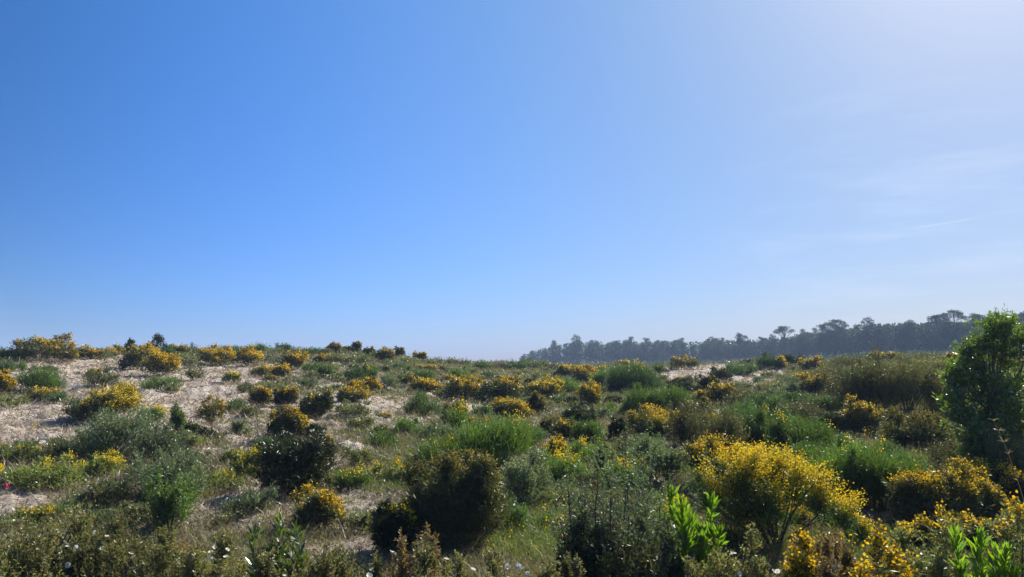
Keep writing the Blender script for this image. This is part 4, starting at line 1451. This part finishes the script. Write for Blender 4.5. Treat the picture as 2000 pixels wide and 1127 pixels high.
# ------------------------------------------------------------------ the wood beyond the heath
def pine_variant(seed, H=13.0, umbrella=False, stretch=1.0):
    rng = np.random.default_rng(seed)
    gt, gc = Geo(), Geo()
    lean = rng.normal(size=2) * .5
    tip = np.array([lean[0], lean[1], H * .93])
    pts = bez([0, 0, -.3], [lean[0] * .2 + rng.normal() * .3, lean[1] * .2, H * .5], tip, 8)
    gt.tube(pts, np.linspace(.21, .06, 8), 7)
    nc = 30 if not umbrella else 24
    for i in range(nc):
        if umbrella:
            a, r = rng.random() * 6.28, 3.6 * math.sqrt(rng.random())
            c = np.array([lean[0] + math.cos(a) * r, lean[1] + math.sin(a) * r, H * .95 - .16 * r * r + rng.normal() * .15])
            R = np.array([1.05, 1.05, .42])
            b = pts[5] + np.array([0, 0, rng.random() * 1.5 - 1])
        else:
            t = .36 + .62 * (i + rng.random()) / nc
            w = (2.5 * stretch) * math.sqrt(max(.03, 1 - abs((t - .58) / .46) ** 2.2)) + .3
            a, r = rng.random() * 6.28, w * (.3 + .6 * rng.random())
            c = np.array([lean[0] * t + math.cos(a) * r, lean[1] * t + math.sin(a) * r, H * t])
            q = .65 + .5 * rng.random()
            R = np.array([.9, .9, .6]) * q
            b = pts[min(6, int(t * 7))]
        gt.tube(bez(b, (b + c) / 2 - np.array([0, 0, .25]), c, 4), np.linspace(.07, .03, 4), 4)
        n = 80
        u = unit(rng.normal(size=(n, 3)))
        P = c + u * R * (.35 + .75 * rng.random((n, 1)))
        gc.leaves(P, unit(u + np.array([0, 0, .6]) + rng.normal(size=(n, 3)) * .6), .42 * (.6 + .7 * rng.random(n)), .17, rng)
    return gt.mesh("trunk", M['pinebark']), gc.mesh("crown", M['pine'])


def wood():
    rng = np.random.default_rng(88)
    var = [pine_variant(200 + i, 13.0, False, [1, .85, 1.15, .95, 1.05, .8, 1.2][i]) for i in range(7)]
    umb = [pine_variant(300 + i, 15.0, True) for i in range(2)]

    def put(x, y, H, v, label, group, sx=1.0, base=13.0):
        root = link("pine_tree", None, loc=(x, y, float(ground_z(x, y)) - .1))
        s = H / base
        root.scale = (s * sx, s * sx, s)
        root.rotation_euler = (0, 0, rng.random() * 6.28)
        tag(root, label, "tree", group)
        link("trunk", v[0], root)
        link("crown", v[1], root)

    # the edge of the wood runs from far left to near right: as seen, px -> distance and top of the crowns
    PXE = [1015, 1040, 1100, 1200, 1300, 1400, 1500, 1600, 1700, 1800, 1900, 2000, 2100, 2300]
    DE = [392, 388, 372, 345, 325, 306, 288, 268, 250, 235, 222, 212, 205, 195]
    TOP = [706, 690, 672, 672, 670, 668, 664, 653, 638, 636, 630, 620, 612, 604]
    special = [(1128, 655, 0, "tallest ragged pine near the wood's left end", 1.0), (1082, 665, 0, "open topped pine standing out at the wood's left tip", .9), (1535, 635, 1, "round umbrella pine standing clear above the wood, left of the other umbrellas", 1.0),
               (1600, 632, 1, "flat tiered umbrella pine with gaps, second from left among the tall ones", .8), (1628, 622, 1, "spreading umbrella pine rising behind the flat tiered one", 1.05),
               (1442, 649, 1, "thin leaning umbrella pine above the wood's middle", .5), (1862, 603, 1, "highest umbrella pine above the wood near the acacia tree", .9), (1832, 613, 1, "lower umbrella pine left of the highest one", .9),
               (1905, 611, 1, "umbrella pine at the wood's right end beside the acacia tree's top", .9), (1690, 621, 0, "pointed pine standing slightly over the wood's right half", .9), (1385, 658, 0, "pointed pine in the wood's middle left of the leaning umbrella", .8),
               (1262, 660, 0, "broad pine over the wood's left half", 1.0)]
    for px, top, um, lb, sx in special:
        d = float(np.interp(px, PXE, DE)) + 6
        x = (px - 1000) / FPX * d
        gz = float(ground_z(x, d))
        H = EYE + (705 - top) / FPX * d * 1.0 - gz
        put(x, d, H, (umb if um else var)[rng.integers(0, 2)], uniq(lb), "pines of the distant wood", sx, 15.0 if um else 13.0)
    count = 0
    rows = [(0, 62), (5, 62), (10, 58), (16, 54), (23, 44)]
    for off, n in rows:
        for i in range(n):
            px = 1018 + (i + rng.random() * .8) / n * (2130 - 1018)
            if px > 2090 and off > 12:
                continue
            d = float(np.interp(px, PXE, DE)) + off + rng.normal() * 1.6
            x = (px - 1000) / FPX * d
            top = float(np.interp(px, PXE, TOP)) + rng.normal() * 5.0 + 5 * float(vnoise(np.array(px / 38.0), np.array(.3)))
            gz = float(ground_z(x, d))
            H = max(5.0, EYE + (705 - top) / FPX * d - gz)
            put(x, d, H, var[rng.integers(0, 7)], "tall hazy pine in the closed ranks of the distant wood", "pines of the distant wood", .85 + .35 * rng.random())
            count += 1
    # ranks further back and the undergrowth, which read as one dark mass
    g = Geo()
    n = 46000
    px = 1016 + rng.random(n) * (2140 - 1016)
    d = np.interp(px, PXE, DE) + np.where(rng.random(n) < .4, 3, 26) + 26 * rng.random(n)
    front = rng.random(n) < .22
    d = np.where(front, np.interp(px, PXE, DE) - 45 * rng.random(n), d)
    x = (px - 1000) / FPX * d
    gz = ground_z(x, d)
    top = EYE + (705 + 9 - np.interp(px, PXE, TOP)) / FPX * d - gz
    P = np.stack([x, d, gz + top * (.30 + .62 * rng.random(n) ** .8) * np.where((px > 1700) & (px < 1850), 1.0, .9)], -1)
    low = rng.random(n) < .62
    low |= front
    P[low, 2] = gz[low] + 5.5 * rng.random(low.sum()) * np.where((px[low] > 1755) & (px[low] < 1845), .75, 1) * np.where(front[low], .42, 1)
    g.leaves(P, unit(rng.normal(size=(n, 3)) + np.array([0, 0, .5])), 1.1, .6, rng)
    tag(link("forest", g.mesh("forest", M['pine'])), "dark inner mass of the distant pine wood", kind='stuff')


wood()

# ------------------------------------------------------------------ the hazy air over heath and wood
def haze():
    g = Geo()
    x0, x1, y0, y1, z0, z1 = -960, 960, -960, 960, -6.0, 26.0
    V = np.array([[x0, y0, z0], [x1, y0, z0], [x1, y1, z0], [x0, y1, z0], [x0, y0, z1], [x1, y0, z1], [x1, y1, z1], [x0, y1, z1]], float)
    g.add(V, [[0, 3, 2, 1], [4, 5, 6, 7], [0, 1, 5, 4], [1, 2, 6, 5], [2, 3, 7, 6], [3, 0, 4, 7]])
    m, n, l = new_mat("hazy_air")
    out = n.new("ShaderNodeOutputMaterial")
    v = n.new("ShaderNodeVolumePrincipled")
    v.inputs["Color"].default_value = (.48, .64, .95, 1)
    v.inputs["Density"].default_value = .00055
    v.inputs["Anisotropy"].default_value = 0.0
    l.new(v.outputs[0], out.inputs["Volume"])
    o = link("haze", g.mesh("haze", m))
    tag(o, "thin blue haze filling the air over heath and wood", kind='stuff')


haze()
